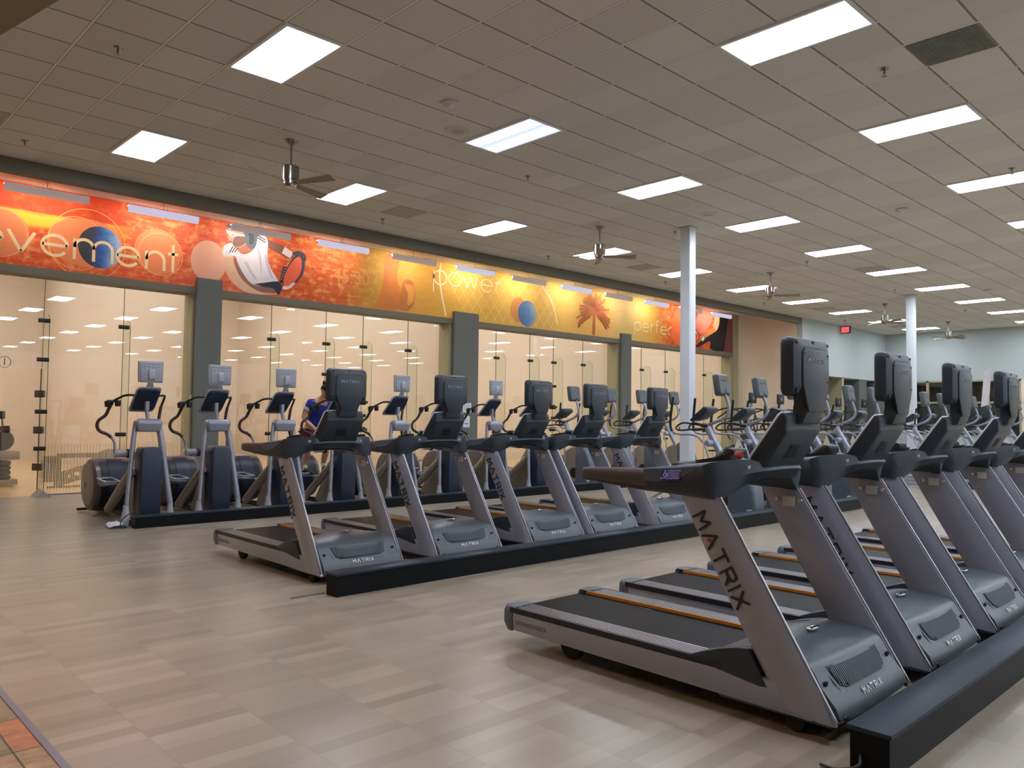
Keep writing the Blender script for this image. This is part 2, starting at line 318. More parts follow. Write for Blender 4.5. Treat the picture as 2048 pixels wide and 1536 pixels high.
# stroke lettering M A T R I X, glyph height 1
GL = {'M': ([[(0, 0), (0.06, 1), (0.5, 0.42), (0.94, 1), (1.0, 0)]], 1.0), 'A': ([[(0, 0), (0.5, 1), (1.0, 0)]], 1.0), 'T': ([[(0, 1), (0.9, 1)], [(0.45, 1), (0.45, 0)]], 0.9),
      'R': ([[(0, 0), (0, 1), (0.75, 1), (0.85, 0.72), (0.75, 0.45), (0, 0.45)], [(0.45, 0.45), (0.85, 0)]], 0.85), 'I': ([[(0, 0), (0, 1)]], 0.0), 'X': ([[(0, 0), (0.85, 1)], [(0, 1), (0.85, 0)]], 0.85)}
def strokes(mb, text, f, h=1.0, gap=0.42, th=0.13, thick=0.001):
    """f(u,v,d) -> 3D point, u along, v up, d outward"""
    u = 0.0; W = sum(GL[c][1] for c in text)+gap*(len(text)-1)
    for c in text:
        for pl in GL[c][0]:
            for (a, b), (c2, d) in zip(pl, pl[1:]):
                L = math.hypot(c2-a, d-b); nx, ny = -(d-b)/L*th/2, (c2-a)/L*th/2; ex, ey = (c2-a)/L*th*0.3, (d-b)/L*th*0.3
                q = [(a-ex+nx, b-ey+ny), (a-ex-nx, b-ey-ny), (c2+ex-nx, d+ey-ny), (c2+ex+nx, d+ey+ny)]
                mb.add([f((u+x-W/2)*h, (y-0.5)*h, 0) for x, y in q]+[f((u+x-W/2)*h, (y-0.5)*h, thick) for x, y in q], [(0, 1, 2, 3), (7, 6, 5, 4), (0, 4, 5, 1), (1, 5, 6, 2), (2, 6, 7, 3), (3, 7, 4, 0)])
        u += GL[c][1]+gap
    return mb
def text_obj(name, body, size, mw, material, parent=None, extrude=0.001, align='CENTER'):
    cu = bpy.data.curves.new(name, 'FONT'); cu.body = body; cu.size = size; cu.extrude = extrude; cu.align_x = align; cu.align_y = 'CENTER'; cu.resolution_u = 3
    t = bpy.data.objects.new('tmp', cu); COL.objects.link(t)
    dg = bpy.context.evaluated_depsgraph_get(); me = bpy.data.meshes.new_from_object(t.evaluated_get(dg)); COL.objects.unlink(t); bpy.data.objects.remove(t); bpy.data.curves.remove(cu)
    me.transform(mw); me.materials.clear(); me.materials.append(M[material] if isinstance(material, str) else material); me.name = name
    o = bpy.data.objects.new(name, me); COL.objects.link(o)
    if parent is not None: o.parent = parent
    return o
def frame3(origin, ux, uy):
    ux = Vector(ux).normalized(); uy = Vector(uy); uy = (uy-ux*uy.dot(ux)).normalized(); uz = ux.cross(uy); o = Vector(origin)
    return Matrix(((ux.x, uy.x, uz.x, o.x), (ux.y, uy.y, uz.y, o.y), (ux.z, uy.z, uz.z, o.z), (0, 0, 0, 1)))

# ================================================================== ROOM SHELL
def sbox(name, m, *b, bevel=0):
    return struct(MB().box(*b).build(name, m, bevel=bevel, smooth=False))
sbox('floor', 'floor', 0.955, 32.6, -22, 15.12, -0.1, 0.0)
sbox('floor_lobby', 'slate', -6, 0.925, -22, 15.12, -0.1, 0.0)
sbox('trim_1', 'strip', 0.925, 0.955, -22, 15.12, -0.1, 0.004)
sbox('floor_courts', 'maple', -0.5, 25.2, 15.12, 27.4, -0.1, 0.0)
sbox('ceiling', 'ceil', -6, 32.6, -22, 12.46, CEIL, CEIL+0.1)
sbox('ceiling_alcove', 'ceil', -6, 25.5, 12.64, 14.95, 5.16, 5.26)
sbox('ceiling_courts', 'cream', -0.5, 25.3, 14.93, 27.6, 6.1, 6.2)
def lbulk():
    # dropped lobby soffit over the left edge of the room
    return struct(MB().prism([(1.66, 3.9), (1.33, 5.71), (1.16, 6.57), (0.80, 8.2), (-6, 8.2), (-6, -8), (1.66, -8)], 'z', 4.10, CEIL).build('ceiling_lobby_soffit', 'bulk', smooth=False))
lbulk()
sbox('trim_2', 'olive', -6, 25.35, 12.46, 12.64, 4.69, 5.2)                 # beam in front of the mural alcove
sbox('trim_3', 'olive', -6, 25.0, 14.86, 15.25, 3.67, 3.80)                 # header above the court glass
sbox('wall_left_upper', 'cream', -6, 25.5, 14.93, 15.25, 3.80, 6.1)
sbox('wall_left_return', 'tan', 25.36, 25.56, 12.64, 15.3, 0, 5.2)
sbox('wall_left_far', 'grey', 25.36, 32.46, 12.44, 12.64, 3.0, 5.2)
sbox('wall_left_far_soffit', 'olive2', 25.56, 32.46, 12.64, 13.75, 2.98, 3.05)
sbox('wall_left_recess', 'olive2', 25.56, 32.46, 13.7, 13.8, 0, 3.0)
sbox('trim_4', 'pillar', 29.95, 30.62, 12.46, 13.7, 0, 2.99)
sbox('trim_5', 'pillar', 31.45, 32.46, 12.46, 13.7, 0, 2.99)
sbox('trim_6', 'olive2', 28.45, 28.62, 12.46, 13.7, 0, 2.99)
sbox('wall_back_upper', 'grey', 32.46, 32.7, -22, 12.46, 3.0, 5.0)
sbox('wall_back_side', 'tan', 32.46, 32.7, -22, 7.80, 0, 3.0)
sbox('wall_back_corner', 'grey', 32.46, 32.7, 11.40, 13.8, 0, 3.0)
sbox('wall_back_low', 'grey', 32.46, 32.7, 7.80, 11.40, 0, 0.9)
sbox('wall_front', 'tan', -6.2, -6, -22, 15.3, 0, 5.3)
for n, (a, b) in enumerate([(6.17, 6.32), (12.42, 12.60), (18.75, 18.95), (25.05, 25.25), (-0.2, 0.0)]):
    sbox('wall_court_divider', 'cream', a, b, 15.25, 27.5, 0, 6.1)
sbox('wall_court_end', 'cream', -0.5, 25.3, 27.3, 27.5, 0, 6.1)
sbox('wall_left_lobby', 'tan', -6, -0.2, 15.12, 15.3, 0, 5.3)
# pillars between the courts; recessed jambs share their paint, tinted tan as warmly lit
for (j0, a, b) in ((5.86, 5.90, 6.38), (12.07, 12.16, 12.93), (18.54, 18.63, 19.08), (24.92, 25.02, 25.36)):
    far = a > 25
    sbox('trim_7', 'olive2', j0, b, 14.90, 15.27, 0, 3.67)
    sbox('trim_8', 'olive2' if far else 'pillar', a, b, 14.77 if not far else 14.84, 14.90, 0, 3.97 if not far else 5.16)

# court glass: seams, doors, fins, clips
COURTS = [(0.0, 5.86, [1.25, 2.52, 3.46, 4.73]), (6.38, 12.07, [7.58, 8.85, 9.79, 11.03]), (12.93, 18.54, [13.85, 15.09, 16.02, 17.26]), (19.08, 24.92, [20.04, 21.32, 22.24, 23.57])]
def fin_poly(z1=3.05, d=0.34):
    P = [(15.10, 0.02), (15.10-d, 0.02)]
    P += [(15.10-d+0.16-0.16*math.cos(a*PI/16), z1-0.16+0.16*math.sin(a*PI/16)) for a in range(0, 9)]
    return P+[(15.10, z1)]
for ci, (x0, x1, seams) in enumerate(COURTS):
    win = bpy.data.objects.new('window_%d' % (ci+1), None); COL.objects.link(win); struct(win)
    X = [x0]+seams+[x1]
    for k in range(5):
        lo = 2.16 if k == 2 else 0.02
        MB().box(X[k]+0.004, X[k+1]-0.004, 15.125, 15.137, lo, 3.67).build('glass_panel', 'glass', win, smooth=False)
    sm = MB()
    for s in seams: sm.box(s-0.004, s+0.004, 15.122, 15.14, 2.16 if s in seams[1:3] else 0.0, 3.67)
    sm.build('seam', mat('seam_green_grey', (96, 104, 92), 0.4), win, smooth=False)
    MB().box(x0, X[2], 15.11, 15.15, 0, 0.02).box(X[3], x1, 15.11, 15.15, 0, 0.02).build('floor_channel', 'strip', win, smooth=False)
    for k, s in enumerate(seams):
        MB().prism(fin_poly(), 'x', s-0.006, s+0.006).build('fin', 'fin', win, smooth=False)
        e = fin_poly(); MB().tube([(s, y, z) for y, z in e[1:-1]], 0.0045, 4).build('fin_edge', mat('fin_edge_dark_green', (40, 62, 50), 0.3), win, smooth=False)
        cl = MB()
        for z in ((2.95, 2.29, 1.41, 0.79) if k in (1, 2) else (2.95, 1.02)): cl.box(s-0.09, s+0.09, 15.08, 15.123, z-0.035, z+0.035)
        cl.build('clip', 'blackm', win, bevel=0.005)
        MB().loft([[(s-0.11, 14.70, 0), (s+0.11, 14.70, 0), (s+0.11, 15.1, 0), (s-0.11, 15.1, 0)], [(s-0.012, 14.78, 0.10), (s+0.012, 14.78, 0.10), (s+0.012, 15.1, 0.12), (s-0.012, 15.1, 0.12)]]).build('fin_shoe', 'alu', win, smooth=False)
    # door leaf hinged on the right seam; the first one stands open inwards
    dr = bpy.data.objects.new('door_%d' % (ci+1), None); COL.objects.link(dr); struct(dr); dr.location = (seams[2]-0.01, 15.131, 0)
    dr.rotation_euler = (0, 0, -math.radians(66) if ci == 0 else 0)
    wd = seams[2]-seams[1]-0.02
    MB().box(-wd, -0.005, -0.006, 0.006, 0.02, 2.14).build('leaf', 'glass', dr, smooth=False)
    MB().box(-0.004, 0.002, -0.008, 0.008, 0.02, 2.14).build('leaf_edge', 'blackm', dr, smooth=False)
    for z in (1.71, 1.10, 0.48): MB().box(-0.11, 0.10, -0.03, 0.02, z-0.06, z+0.06).box(-0.05, 0.15, -0.045, -0.02, z-0.03, z+0.03).build('hinge', 'blackm', dr, bevel=0.006)
    MB().box(-wd+0.03, -wd+0.15, -0.035, 0.035, 1.04, 1.16).tube([(-wd+0.02, -0.06, 1.10), (-wd+0.30, -0.06, 1.10)], 0.008, 6).build('handle', 'blackm', dr, bevel=0.004)
    # court number on a round sticker above the door
    if ci == 0:
        mk = Matrix.Translation((2.91, 15.118, 2.22)) @ Matrix.Rotation(PI/2, 4, 'X')
        MB().lathe([(0.085, -0.001), (0.095, -0.001), (0.095, 0.001), (0.085, 0.001)], 28, (2.91, 15.12, 2.22), 'y').build('number_ring', 'gtext', win)
        text_obj('number', '1', 0.17, mk, 'gtext', win)
# translucent striped film with a machine graphic low on the first court's glass
def film():
    win = bpy.data.objects['window_1']
    outer = lambda x, z: (0.62 < z < 0.70 and 3.72 < x < 5.0) or (0.10 < z < 0.14 and 3.6 < x < 4.4+0.8) or (3.46 < x < 3.80 and 0.22 < z < 0.66) or (abs((z-0.26)-0.33*(x-3.8)) < 0.12 and 3.7 < x < 5.0) or ((x-4.62)**2/0.16+(z-0.46)**2/0.09 < 1 and z > 0.3)
    hole = lambda x, z: any((x-a)**2+(z-b)**2 < r*r for a, b, r in ((3.92, 0.30, 0.025), (4.05, 0.34, 0.04), (4.2, 0.39, 0.055))) or (4.25 < x < 4.6 and 0.52 < z < 0.58)
    mb = MB()
    for i in range(int(2.3/0.026)):
        x = 3.5+i*0.026; z = 0.06; run = None
        while z < 0.80:
            inn = outer(x, z) and not hole(x, z)
            if inn and run is None: run = z
            if (not inn) and run is not None: mb.box(x, x+0.014, 15.1385, 15.1395, run, z); run = None
            z += 0.01
    mb.build('striped_film_graphic', mat('film_grey', (120, 112, 102), 0.5), win, smooth=False)
    l = MB()
    for i in range(int(9.2/0.05)):
        x = 3.5+i*0.05
        if x < 12.0 and not 5.8 < x < 6.4: l.box(x, x+0.004, 15.1395, 15.1402, 0.06, 0.86)
    l.build('striped_film_line', mat('film_pale', (176, 160, 138), 0.6), win, smooth=False)
film()

# back-wall window with dark room behind
def backwin():
    w5 = bpy.data.objects.new('window_5', None); COL.objects.link(w5); struct(w5)
    fr = MB()
    for y0, y1, z0, z1 in ((7.80, 11.40, 2.94, 3.0), (7.80, 11.40, 2.13, 2.20), (7.80, 11.40, 0.9, 0.96), (7.8, 7.86, 0.9, 3), (11.34, 11.40, 0.9, 3), (10.86, 10.95, 2.2, 3)): fr.box(32.44, 32.52, y0, y1, z0, z1)
    fr.build('window_frame', 'olive2', w5, smooth=False)
    MB().box(32.50, 32.51, 7.86, 11.34, 0.96, 2.94).build('pane', 'glass', w5, smooth=False)
    MB().box(33.6, 33.7, 7.4, 11.8, 2.1, 3.1).box(32.75, 33.6, 11.6, 11.7, 0, 3.1).box(32.75, 33.6, 7.4, 7.5, 0, 3.1).box(32.72, 33.7, 7.4, 11.7, 3.06, 3.16).build('dark_room', 'dkglass', w5, smooth=False)
    MB().box(33.6, 33.7, 7.4, 11.8, 0, 2.1).build('teal_screen', 'teal', w5, smooth=False)
    for z in (1.25, 1.6): MB().box(33.0, 33.5, 7.6, 11.5, z, z+0.03).build('shelf', 'blackm', w5, smooth=False)
backwin()

# ================================================================== CEILING THINGS
def ceil_light(dim=False):
    t = thing('ceiling_light', 'recessed fluorescent ceiling light panel', 'ceiling light')
    a, b, e = TILE/2, TILE, 0.035
    fr = MB()
    for q in ((-a, a, -b, -b+e), (-a, a, b-e, b), (-a, -a+e, -b+e, b-e), (a-e, a, -b+e, b-e)): fr.box(*q, -0.016, 0.0)
    fr.build('frame', 'white', t, smooth=False)
    MB().box(-a+e, a-e, -b+e, b-e, -0.008, -0.004).build('lens', 'panelw' if dim else 'panel', t, smooth=False)
    return t
L0 = ceil_light(); LD = ceil_light(True)
ordn = ['first', 'second', 'third', 'fourth', 'fifth', 'sixth', 'seventh', 'eighth', 'ninth', 'tenth']
rows = {6: 'row nearest the mural beam', 0: 'middle row over the aisle', -6: 'row above the near treadmills'}
used = False; shown = {6: 0, 0: 0, -6: 1}
for j in (6, 0, -6, -12, -18, -24, -30, -36, -42):
    for k, i in enumerate(range(0, 50, 5)):
        x, y = GX+(i+0.5)*TILE, GY+(j+1)*TILE
        seen = (j, i) in {(6, q) for q in range(0, 50, 5)} or (j, i) in {(0, q) for q in range(0, 50, 5)} or (j == -6 and i in (5, 10, 15, 20))
        if (j, i) == (0, 5): LD.location = (x, y, CEIL); LD['label'] = 'dim bluish ceiling light panel showing two weak tubes, beside the round speaker grille'; LD['group'] = 'recessed ceiling light panels'; continue
        lab = None
        if seen: lab = '%s bright ceiling light panel from the left in the %s' % (ordn[k if j != -6 else k-1], rows[j])
        else: lab = 'bright ceiling light panel past the right edge of the photo'
        if not used: o = L0; o.location = (x, y, CEIL); o['label'] = lab; o['group'] = 'recessed ceiling light panels'; used = True
        else: o = dup(L0, (x, y, CEIL), label=lab, group='recessed ceiling light panels')
for cx0, cx1 in ((0, 6.17), (6.32, 12.42), (12.6, 18.75), (18.95, 25.05)):
    for yy in (17.2, 20.5, 24.0):
        cm = (cx0+cx1)/2
        o = MB().box(cm-1.2, cm+1.2, yy-0.35, yy+0.35, 6.05, 6.09).build('court_light', 'court', smooth=False)
        tag(o, 'long ceiling light above the glass court, out of view', 'ceiling light', 'lights above the courts')
def down(x, y):
    t = thing('added_downlight', 'unseen warm lamp added to the lobby soffit for floor glow', 'ceiling light', (x, y, 4.10), 0, 'added warm lobby lamps')  # unseen lamp, added to warm and brighten the floor at the left
    MB().lathe([(0.10, 0.0), (0.13, 0.0), (0.13, -0.012), (0.10, -0.012)], 20).build('trim_ring', 'white', t)
    MB().lathe([(0.0, -0.004), (0.10, -0.004), (0.10, -0.008), (0.0, -0.008)], 20).build('lens', 'warm', t)
for p in ((0.4, 7.3), (-0.6, 5.6), (0.4, 4.2)): down(*p)
# vents
def vent(x, y, lab, m='vent'):
    t = thing('ceiling_vent', lab, 'air vent', (x, y, CEIL), 0, 'square ceiling vents')
    a = TILE/2-0.012
    MB().box(-a, a, -a, a, -0.006, 0.0).build('plate', m, t, smooth=False)
    g = MB()
    for k in range(12): g.box(-a+0.03, a-0.03, -a+0.03+k*0.046, -a+0.04+k*0.046, -0.009, -0.006)
    g.build('perforated_slat', m, t, smooth=False)
for x, y, l, m in [(1.725, 10.929, 'grey ceiling vent cut by the left edge of the photo', 'vent'), (7.821, 10.929, 'grey square ceiling vent right of the first ceiling fan near the beam', 'vent'), (7.821, 2.395, 'dark stained ceiling vent at the top right corner', 'dirt'),
                   (14.526, 10.929, 'grey ceiling vent right of the second fan near the beam', 'vent'), (23.67, 10.929, 'grey ceiling vent right of the third fan near the far beam', 'vent'), (18.184, 7.272, 'grey ceiling vent between the two white columns', 'vent'), (29.766, 10.929, 'grey ceiling vent in the far left ceiling corner', 'vent')]: vent(x, y, l, m)
# sprinklers
def sprinkler():
    t = thing('fire_sprinkler', 'x', 'sprinkler')
    MB().lathe([(0.0, 0), (0.042, 0), (0.036, -0.012), (0.012, -0.016), (0.0, -0.016)], 16).build('escutcheon', 'nickel', t)
    MB().lathe([(0.0, -0.01), (0.011, -0.01), (0.011, -0.05), (0.004, -0.055), (0.004, -0.078), (0.026, -0.080), (0.026, -0.084), (0, -0.084)], 12).build('head', 'nickel', t)
    return t
S0 = sprinkler()
SP = [(2.35, 7.94, 'sprinkler head above the first large light, near the top left corner'), (2.35, 11.55, 'sprinkler head near the beam at the left edge'), (7.88, 7.98, 'sprinkler head between the dim light and the second fan'), (7.85, 11.58, 'sprinkler head under the first grey vent by the beam'),
      (7.87, 3.01, 'sprinkler head beside the dark stained vent'), (12.14, 8.4, 'sprinkler head just left of the nearer white column top'), (12.14, 11.64, 'sprinkler head by the beam left of the second fan'), (16.39, 7.93, 'sprinkler head left of the third fan rod'), (16.42, 11.65, 'sprinkler head by the beam left of the nearer column'),
      (21.29, 11.62, 'sprinkler head by the beam under the third fan'), (21.41, 7.96, 'sprinkler head left of the farther column top'), (26.78, 11.61, 'sprinkler head right of the exit sign'), (26.72, 7.87, 'sprinkler head above the farthest ceiling fan'), (12.2, 3.0, 'sprinkler head at the right edge of the photo')]
for k, (x, y, l) in enumerate(SP):
    if k == 0: S0.location = (x, y, CEIL); S0['label'] = l; S0['group'] = 'sprinkler heads'
    else: dup(S0, (x, y, CEIL), label=l, group='sprinkler heads')
# smoke detectors and round speakers
def smoke(x, y, l):
    t = thing('smoke_detector', l, 'smoke detector', (x, y, CEIL))
    MB().lathe([(0, 0), (0.09, 0), (0.095, -0.018), (0.075, -0.035), (0.05, -0.04), (0, -0.04)], 24).build('base', 'offw', t)
    MB().lathe([(0, -0.038), (0.04, -0.038), (0.035, -0.06), (0, -0.064)], 20).build('sensor', 'white', t)
smoke(5.4, 6.7, 'round white smoke detector above the speaker grille'); smoke(13.35, 4.85, 'round white smoke detector right of the nearer column'); smoke(23.05, 6.26, 'small far smoke detector right of the farther column')
def speaker(x, y, l):
    t = thing('ceiling_speaker', l, 'speaker', (x, y, CEIL), 0, 'round ceiling speakers')
    MB().lathe([(0.085, 0), (0.155, 0), (0.150, -0.012), (0.085, -0.014)], 28).build('rim', 'offw', t)
    MB().lathe([(0, -0.004), (0.09, -0.004), (0.09, -0.010), (0, -0.012)], 28).build('grille', 'vent', t)
speaker(6.01, 7.31, 'round ceiling speaker grille left of the dim light panel'); speaker(11.47, 7.28, 'round ceiling speaker grille above the nearer white column')
speaker(25.47, 8.46, 'round ceiling speaker grille far off beside the farther column')
# fans
def fan():
    t = thing('ceiling_fan', 'x', 'ceiling fan')
    MB().lathe([(0, 0), (0.085, 0), (0.08, -0.015), (0.055, -0.04), (0.03, -0.065), (0.0, -0.066)], 20).build('canopy', 'nickel', t)
    MB().tube([(0, 0, -0.05), (0, 0, -0.35)], 0.013, 10).build('rod', 'nickel', t)
    MB().lathe([(0, -0.334), (0.095, -0.334), (0.105, -0.345), (0.105, -0.510), (0.098, -0.515), (0.098, -0.522), (0.09, -0.525), (0.088, -0.565), (0.075, -0.575), (0.07, -0.6), (0.0, -0.61)], 28).build('motor', 'nickel', t)
    for k in range(4):
        a = k*PI/2; m = MB(); c, s = math.cos(a), math.sin(a)
        pts = [(0.08, -0.035, 0.012), (0.08, 0.035, -0.012), (0.66, 0.075, -0.024), (0.655, -0.055, 0.02)]
        top = [(c*x-s*y, s*x+c*y, -0.545+z) for x, y, z in pts]; bot = [(x, y, z-0.008) for x, y, z in top]
        m.add(top+bot, [(0, 1, 2, 3), (7, 6, 5, 4), (0, 4, 5, 1), (1, 5, 6, 2), (2, 6, 7, 3), (3, 7, 4, 0)]); m.build('blade', 'blade', t, smooth=False)
    return t
F0 = fan()
FN = [(4.76, 9.08, 20, 'nearest and largest ceiling fan, hanging before the left end of the mural'), (10.885, 9.16, 43, 'second ceiling fan from the left, in front of a bright panel'), (17.05, 9.14, 30, 'third ceiling fan from the left, right of the nearer white column'), (23.76, 9.13, -28, 'fourth ceiling fan from the left, just left of the farther column'), (29.4, 9.19, -31, 'farthest ceiling fan, right of the farther column')]
for k, (x, y, a, l) in enumerate(FN):
    if k == 0: F0.location = (x, y, CEIL); F0.rotation_euler = (0, 0, math.radians(a)); F0['label'] = l; F0['group'] = 'ceiling fans'
    else: dup(F0, (x, y, CEIL), math.radians(a), l, 'ceiling fans')
# columns
for x, y, l in ((12.03, 8.05, 'nearer slim white square column rising behind the middle treadmills'), (22.62, 8.0, 'farther slim white column in front of the pale back wall')):
    t = thing('support_column', l, 'column', (x, y, 0), 0, 'white support columns')
    MB().box(-0.10, 0.10, -0.10, 0.10, 0, CEIL).build('shaft', 'polew', t, bevel=0.01)
    MB().box(-0.13, 0.13, -0.13, 0.13, CEIL-0.012, CEIL-0.001).build('collar', 'vent', t, smooth=False)
# exit sign
t = thing('exit_sign', 'small red EXIT sign hanging from the ceiling before the pale grey wall', 'exit sign', (28.2, 12.2, 4.70))
MB().box(-0.04, 0.04, -0.17, 0.17, -0.13, 0.13).box(-0.01, 0.01, -0.01, 0.01, 0.1, 0.177).build('housing', 'blackm', t, bevel=0.01)
MB().box(-0.048, -0.041, -0.14, 0.14, -0.10, 0.10).build('face', 'exitr', t, smooth=False)
text_obj('lettering', 'EXIT', 0.14, frame3((-0.051, 0, 0), (0, -1, 0), (0, 0, 1)), 'paper', t)
# mural and its washers
mu = MB().box(-1.0, 25.35, 14.87, 14.925, 3.80, 5.158).build('wall_mural', 'mural', smooth=False)
tag(mu, 'long printed wall mural of orange and yellow brush strokes above the courts', 'mural')
def wash():
    t = thing('wall_washer', 'x', 'wall light')
    prof = [(-0.10, -0.02), (-0.10, -0.10), (-0.07, -0.145), (-0.055, -0.145), (-0.085, -0.098), (-0.085, -0.02)]
    MB().prism([(y, z) for y, z in prof], 'x', -0.61, 0.61).build('reflector', 'wshade', t, smooth=False)
    MB().prism([(-0.085, -0.02), (0.02, -0.02), (0.02, -0.035), (-0.085, -0.035)], 'x', -0.61, 0.61).build('housing', 'white', t, smooth=False)
    MB().tube([(-0.58, -0.045, -0.062), (0.58, -0.045, -0.062)], 0.013, 8).build('tube', 'tube', t)
    MB().lathe([(0, 0.0), (0.06, 0.0), (0.055, 0.02), (0, 0.02)], 16, (0, -0.03, 0.14-0.02)).box(-0.12, 0.12, -0.04, -0.02, -0.02, 0.0).tube([(0, -0.03, 0), (0, -0.03, 0.13)], 0.008, 6).tube([(-0.09, -0.03, 0), (0, -0.03, 0.12)], 0.005, 5).tube([(0.09, -0.03, 0), (0, -0.03, 0.12)], 0.005, 5).build('bracket', 'offw', t)
    return t
W0 = wash()
for k in range(-1, 12):
    x = 3.27+k*1.834; lab = 'wall washer light number %s' % k
    lab = {-1: 'wall washer light past the left edge of the photo', 0: 'leftmost white wall washer light over the mural', 1: 'wall washer light over the word ending in ment', 2: 'wall washer light directly above the player in white', 3: 'wall washer light just right of the player in white', 4: 'wall washer light over the ochre part of the mural',
           5: 'wall washer light over the letters ow of power', 6: 'wall washer light over the net pattern', 7: 'wall washer light left of the palm tree', 8: 'wall washer light over the palm tree', 9: 'wall washer light over the word perfection', 10: 'wall washer light behind the nearer white column', 11: 'rightmost wall washer light over the dark clothed figure'}[k]
    if k == -1: W0.location = (x, 14.42, 5.02); W0['label'] = lab; W0['group'] = 'white wall washers over the mural'
    else:
        wd_ = dup(W0, (x, 14.42, 5.02), label=lab, group='white wall washers over the mural')
        if k in (1, 3, 5, 7, 9, 11):
            for c in COL.objects:
                if c.parent == wd_ and c.name.startswith('reflector'): c.data = c.data.copy(); c.data.materials[0] = M['wshade2']  # every other reflector glows more, as if catching ceiling light

# ================================================================== MURAL PRINT DETAILS (flat, on the board)
MY = 14.8698
LAYER = [0]
def mpoly(name, pts, rgb, smoothn=0, m=None, noise_=0.12):
    LAYER[0] += 1; y = MY-0.0001*LAYER[0]
    P = [(x, z) for x, z in pts]
    if smoothn: P = [(p.x, p.y) for p in arc([(a, b, 0) for a, b in P+[P[0]]], smoothn)[:-1]]
    me = MB().add([(x, y, z) for x, z in P], [tuple(range(len(P)))]).build(name, m or mat('print_%s_%d_%d_%d' % ((name,)+tuple(rgb)), rgb, 0.6, noise=noise_, nscale=6), mu, smooth=False)
    return me
def mring(name, c, r, th, rgb, n=48):
    LAYER[0] += 1; y = MY-0.0001*LAYER[0]
    v = [(c[0]+q*math.cos(2*PI*k/n), y, c[1]+q*math.sin(2*PI*k/n)) for q in (r, r+th) for k in range(n)]
    MB().add(v, [(k, (k+1) % n, n+(k+1) % n, n+k) for k in range(n)]).build(name, RING, mu, smooth=False)
def mdisc(name, c, rx, rz, m): 
    LAYER[0] += 1; y = MY-0.0001*LAYER[0]
    MB().add([(c[0]+rx*math.cos(2*PI*k/48), y, c[1]+rz*math.sin(2*PI*k/48)) for k in range(48)], [tuple(range(48))]).build(name, m, mu, smooth=False)
def ballmat(name, cols, cx, cz, r, streak=3):
    m, nt, b = newmat(name); pos, xyz = posxyz(nt)
    d = mth(nt, 'DIVIDE', mth(nt, 'SUBTRACT', xyz[0], cx-r), 2*r)
    v = mth(nt, 'ADD', d, mth(nt, 'MULTIPLY', mth(nt, 'SUBTRACT', noise(nt, pos, streak, (1, 1, 1), 7, 0.7), 0.5), 0.9))
    c = ramp(nt, v, cols); nt.links.new(c, b.inputs['Base Color']); b.inputs['Roughness'].default_value = 0.6; return m
def alphamat(name, rgb, a):
    m, nt, b = newmat(name); b.inputs['Base Color'].default_value = lin(rgb)+(1,); b.inputs['Roughness'].default_value = 0.6
    return m
P1 = alphamat('pale_print_overlay', (236, 134, 84), 1.0); P2 = alphamat('pale_disc_overlay', (232, 172, 146), 1.0); P3 = alphamat('faint_lettering_print', (214, 148, 84), 1.0)
LT = alphamat('cream_lettering_print', (252, 222, 172), 1.0); LW = alphamat('thin_lettering_print', (255, 238, 190), 1.0); RING = alphamat('circle_outline_print', (246, 176, 108), 1.0); NET = alphamat('net_line_print', (246, 212, 122), 1.0)
mdisc('pale_disc', (4.0, 4.33), 0.60, 0.42, P1); mdisc('pale_disc', (5.2, 4.36), 0.42, 0.42, P1); mdisc('pale_disc', (2.78, 4.3), 0.36, 0.38, P1)
for c, r in (((4.03, 4.31), 0.60), ((5.25, 4.32), 0.385), ((2.72, 4.3), 0.39), ((3.86, 4.3), 0.45)): mring('circle_outline', c, r, 0.012, (250, 214, 150))
mdisc('blue_ball_print', (4.225, 4.285), 0.355, 0.365, ballmat('blue_ball_paint', [(0.25, lin((56, 58, 66))), (0.45, lin((46, 80, 150))), (0.62, lin((70, 120, 190))), (0.8, lin((130, 160, 205))), (0.95, lin((170, 180, 210)))], 4.225, 4.285, 0.355))
mdisc('pale_disc', (6.14, 4.32), 0.345, 0.40, P2)
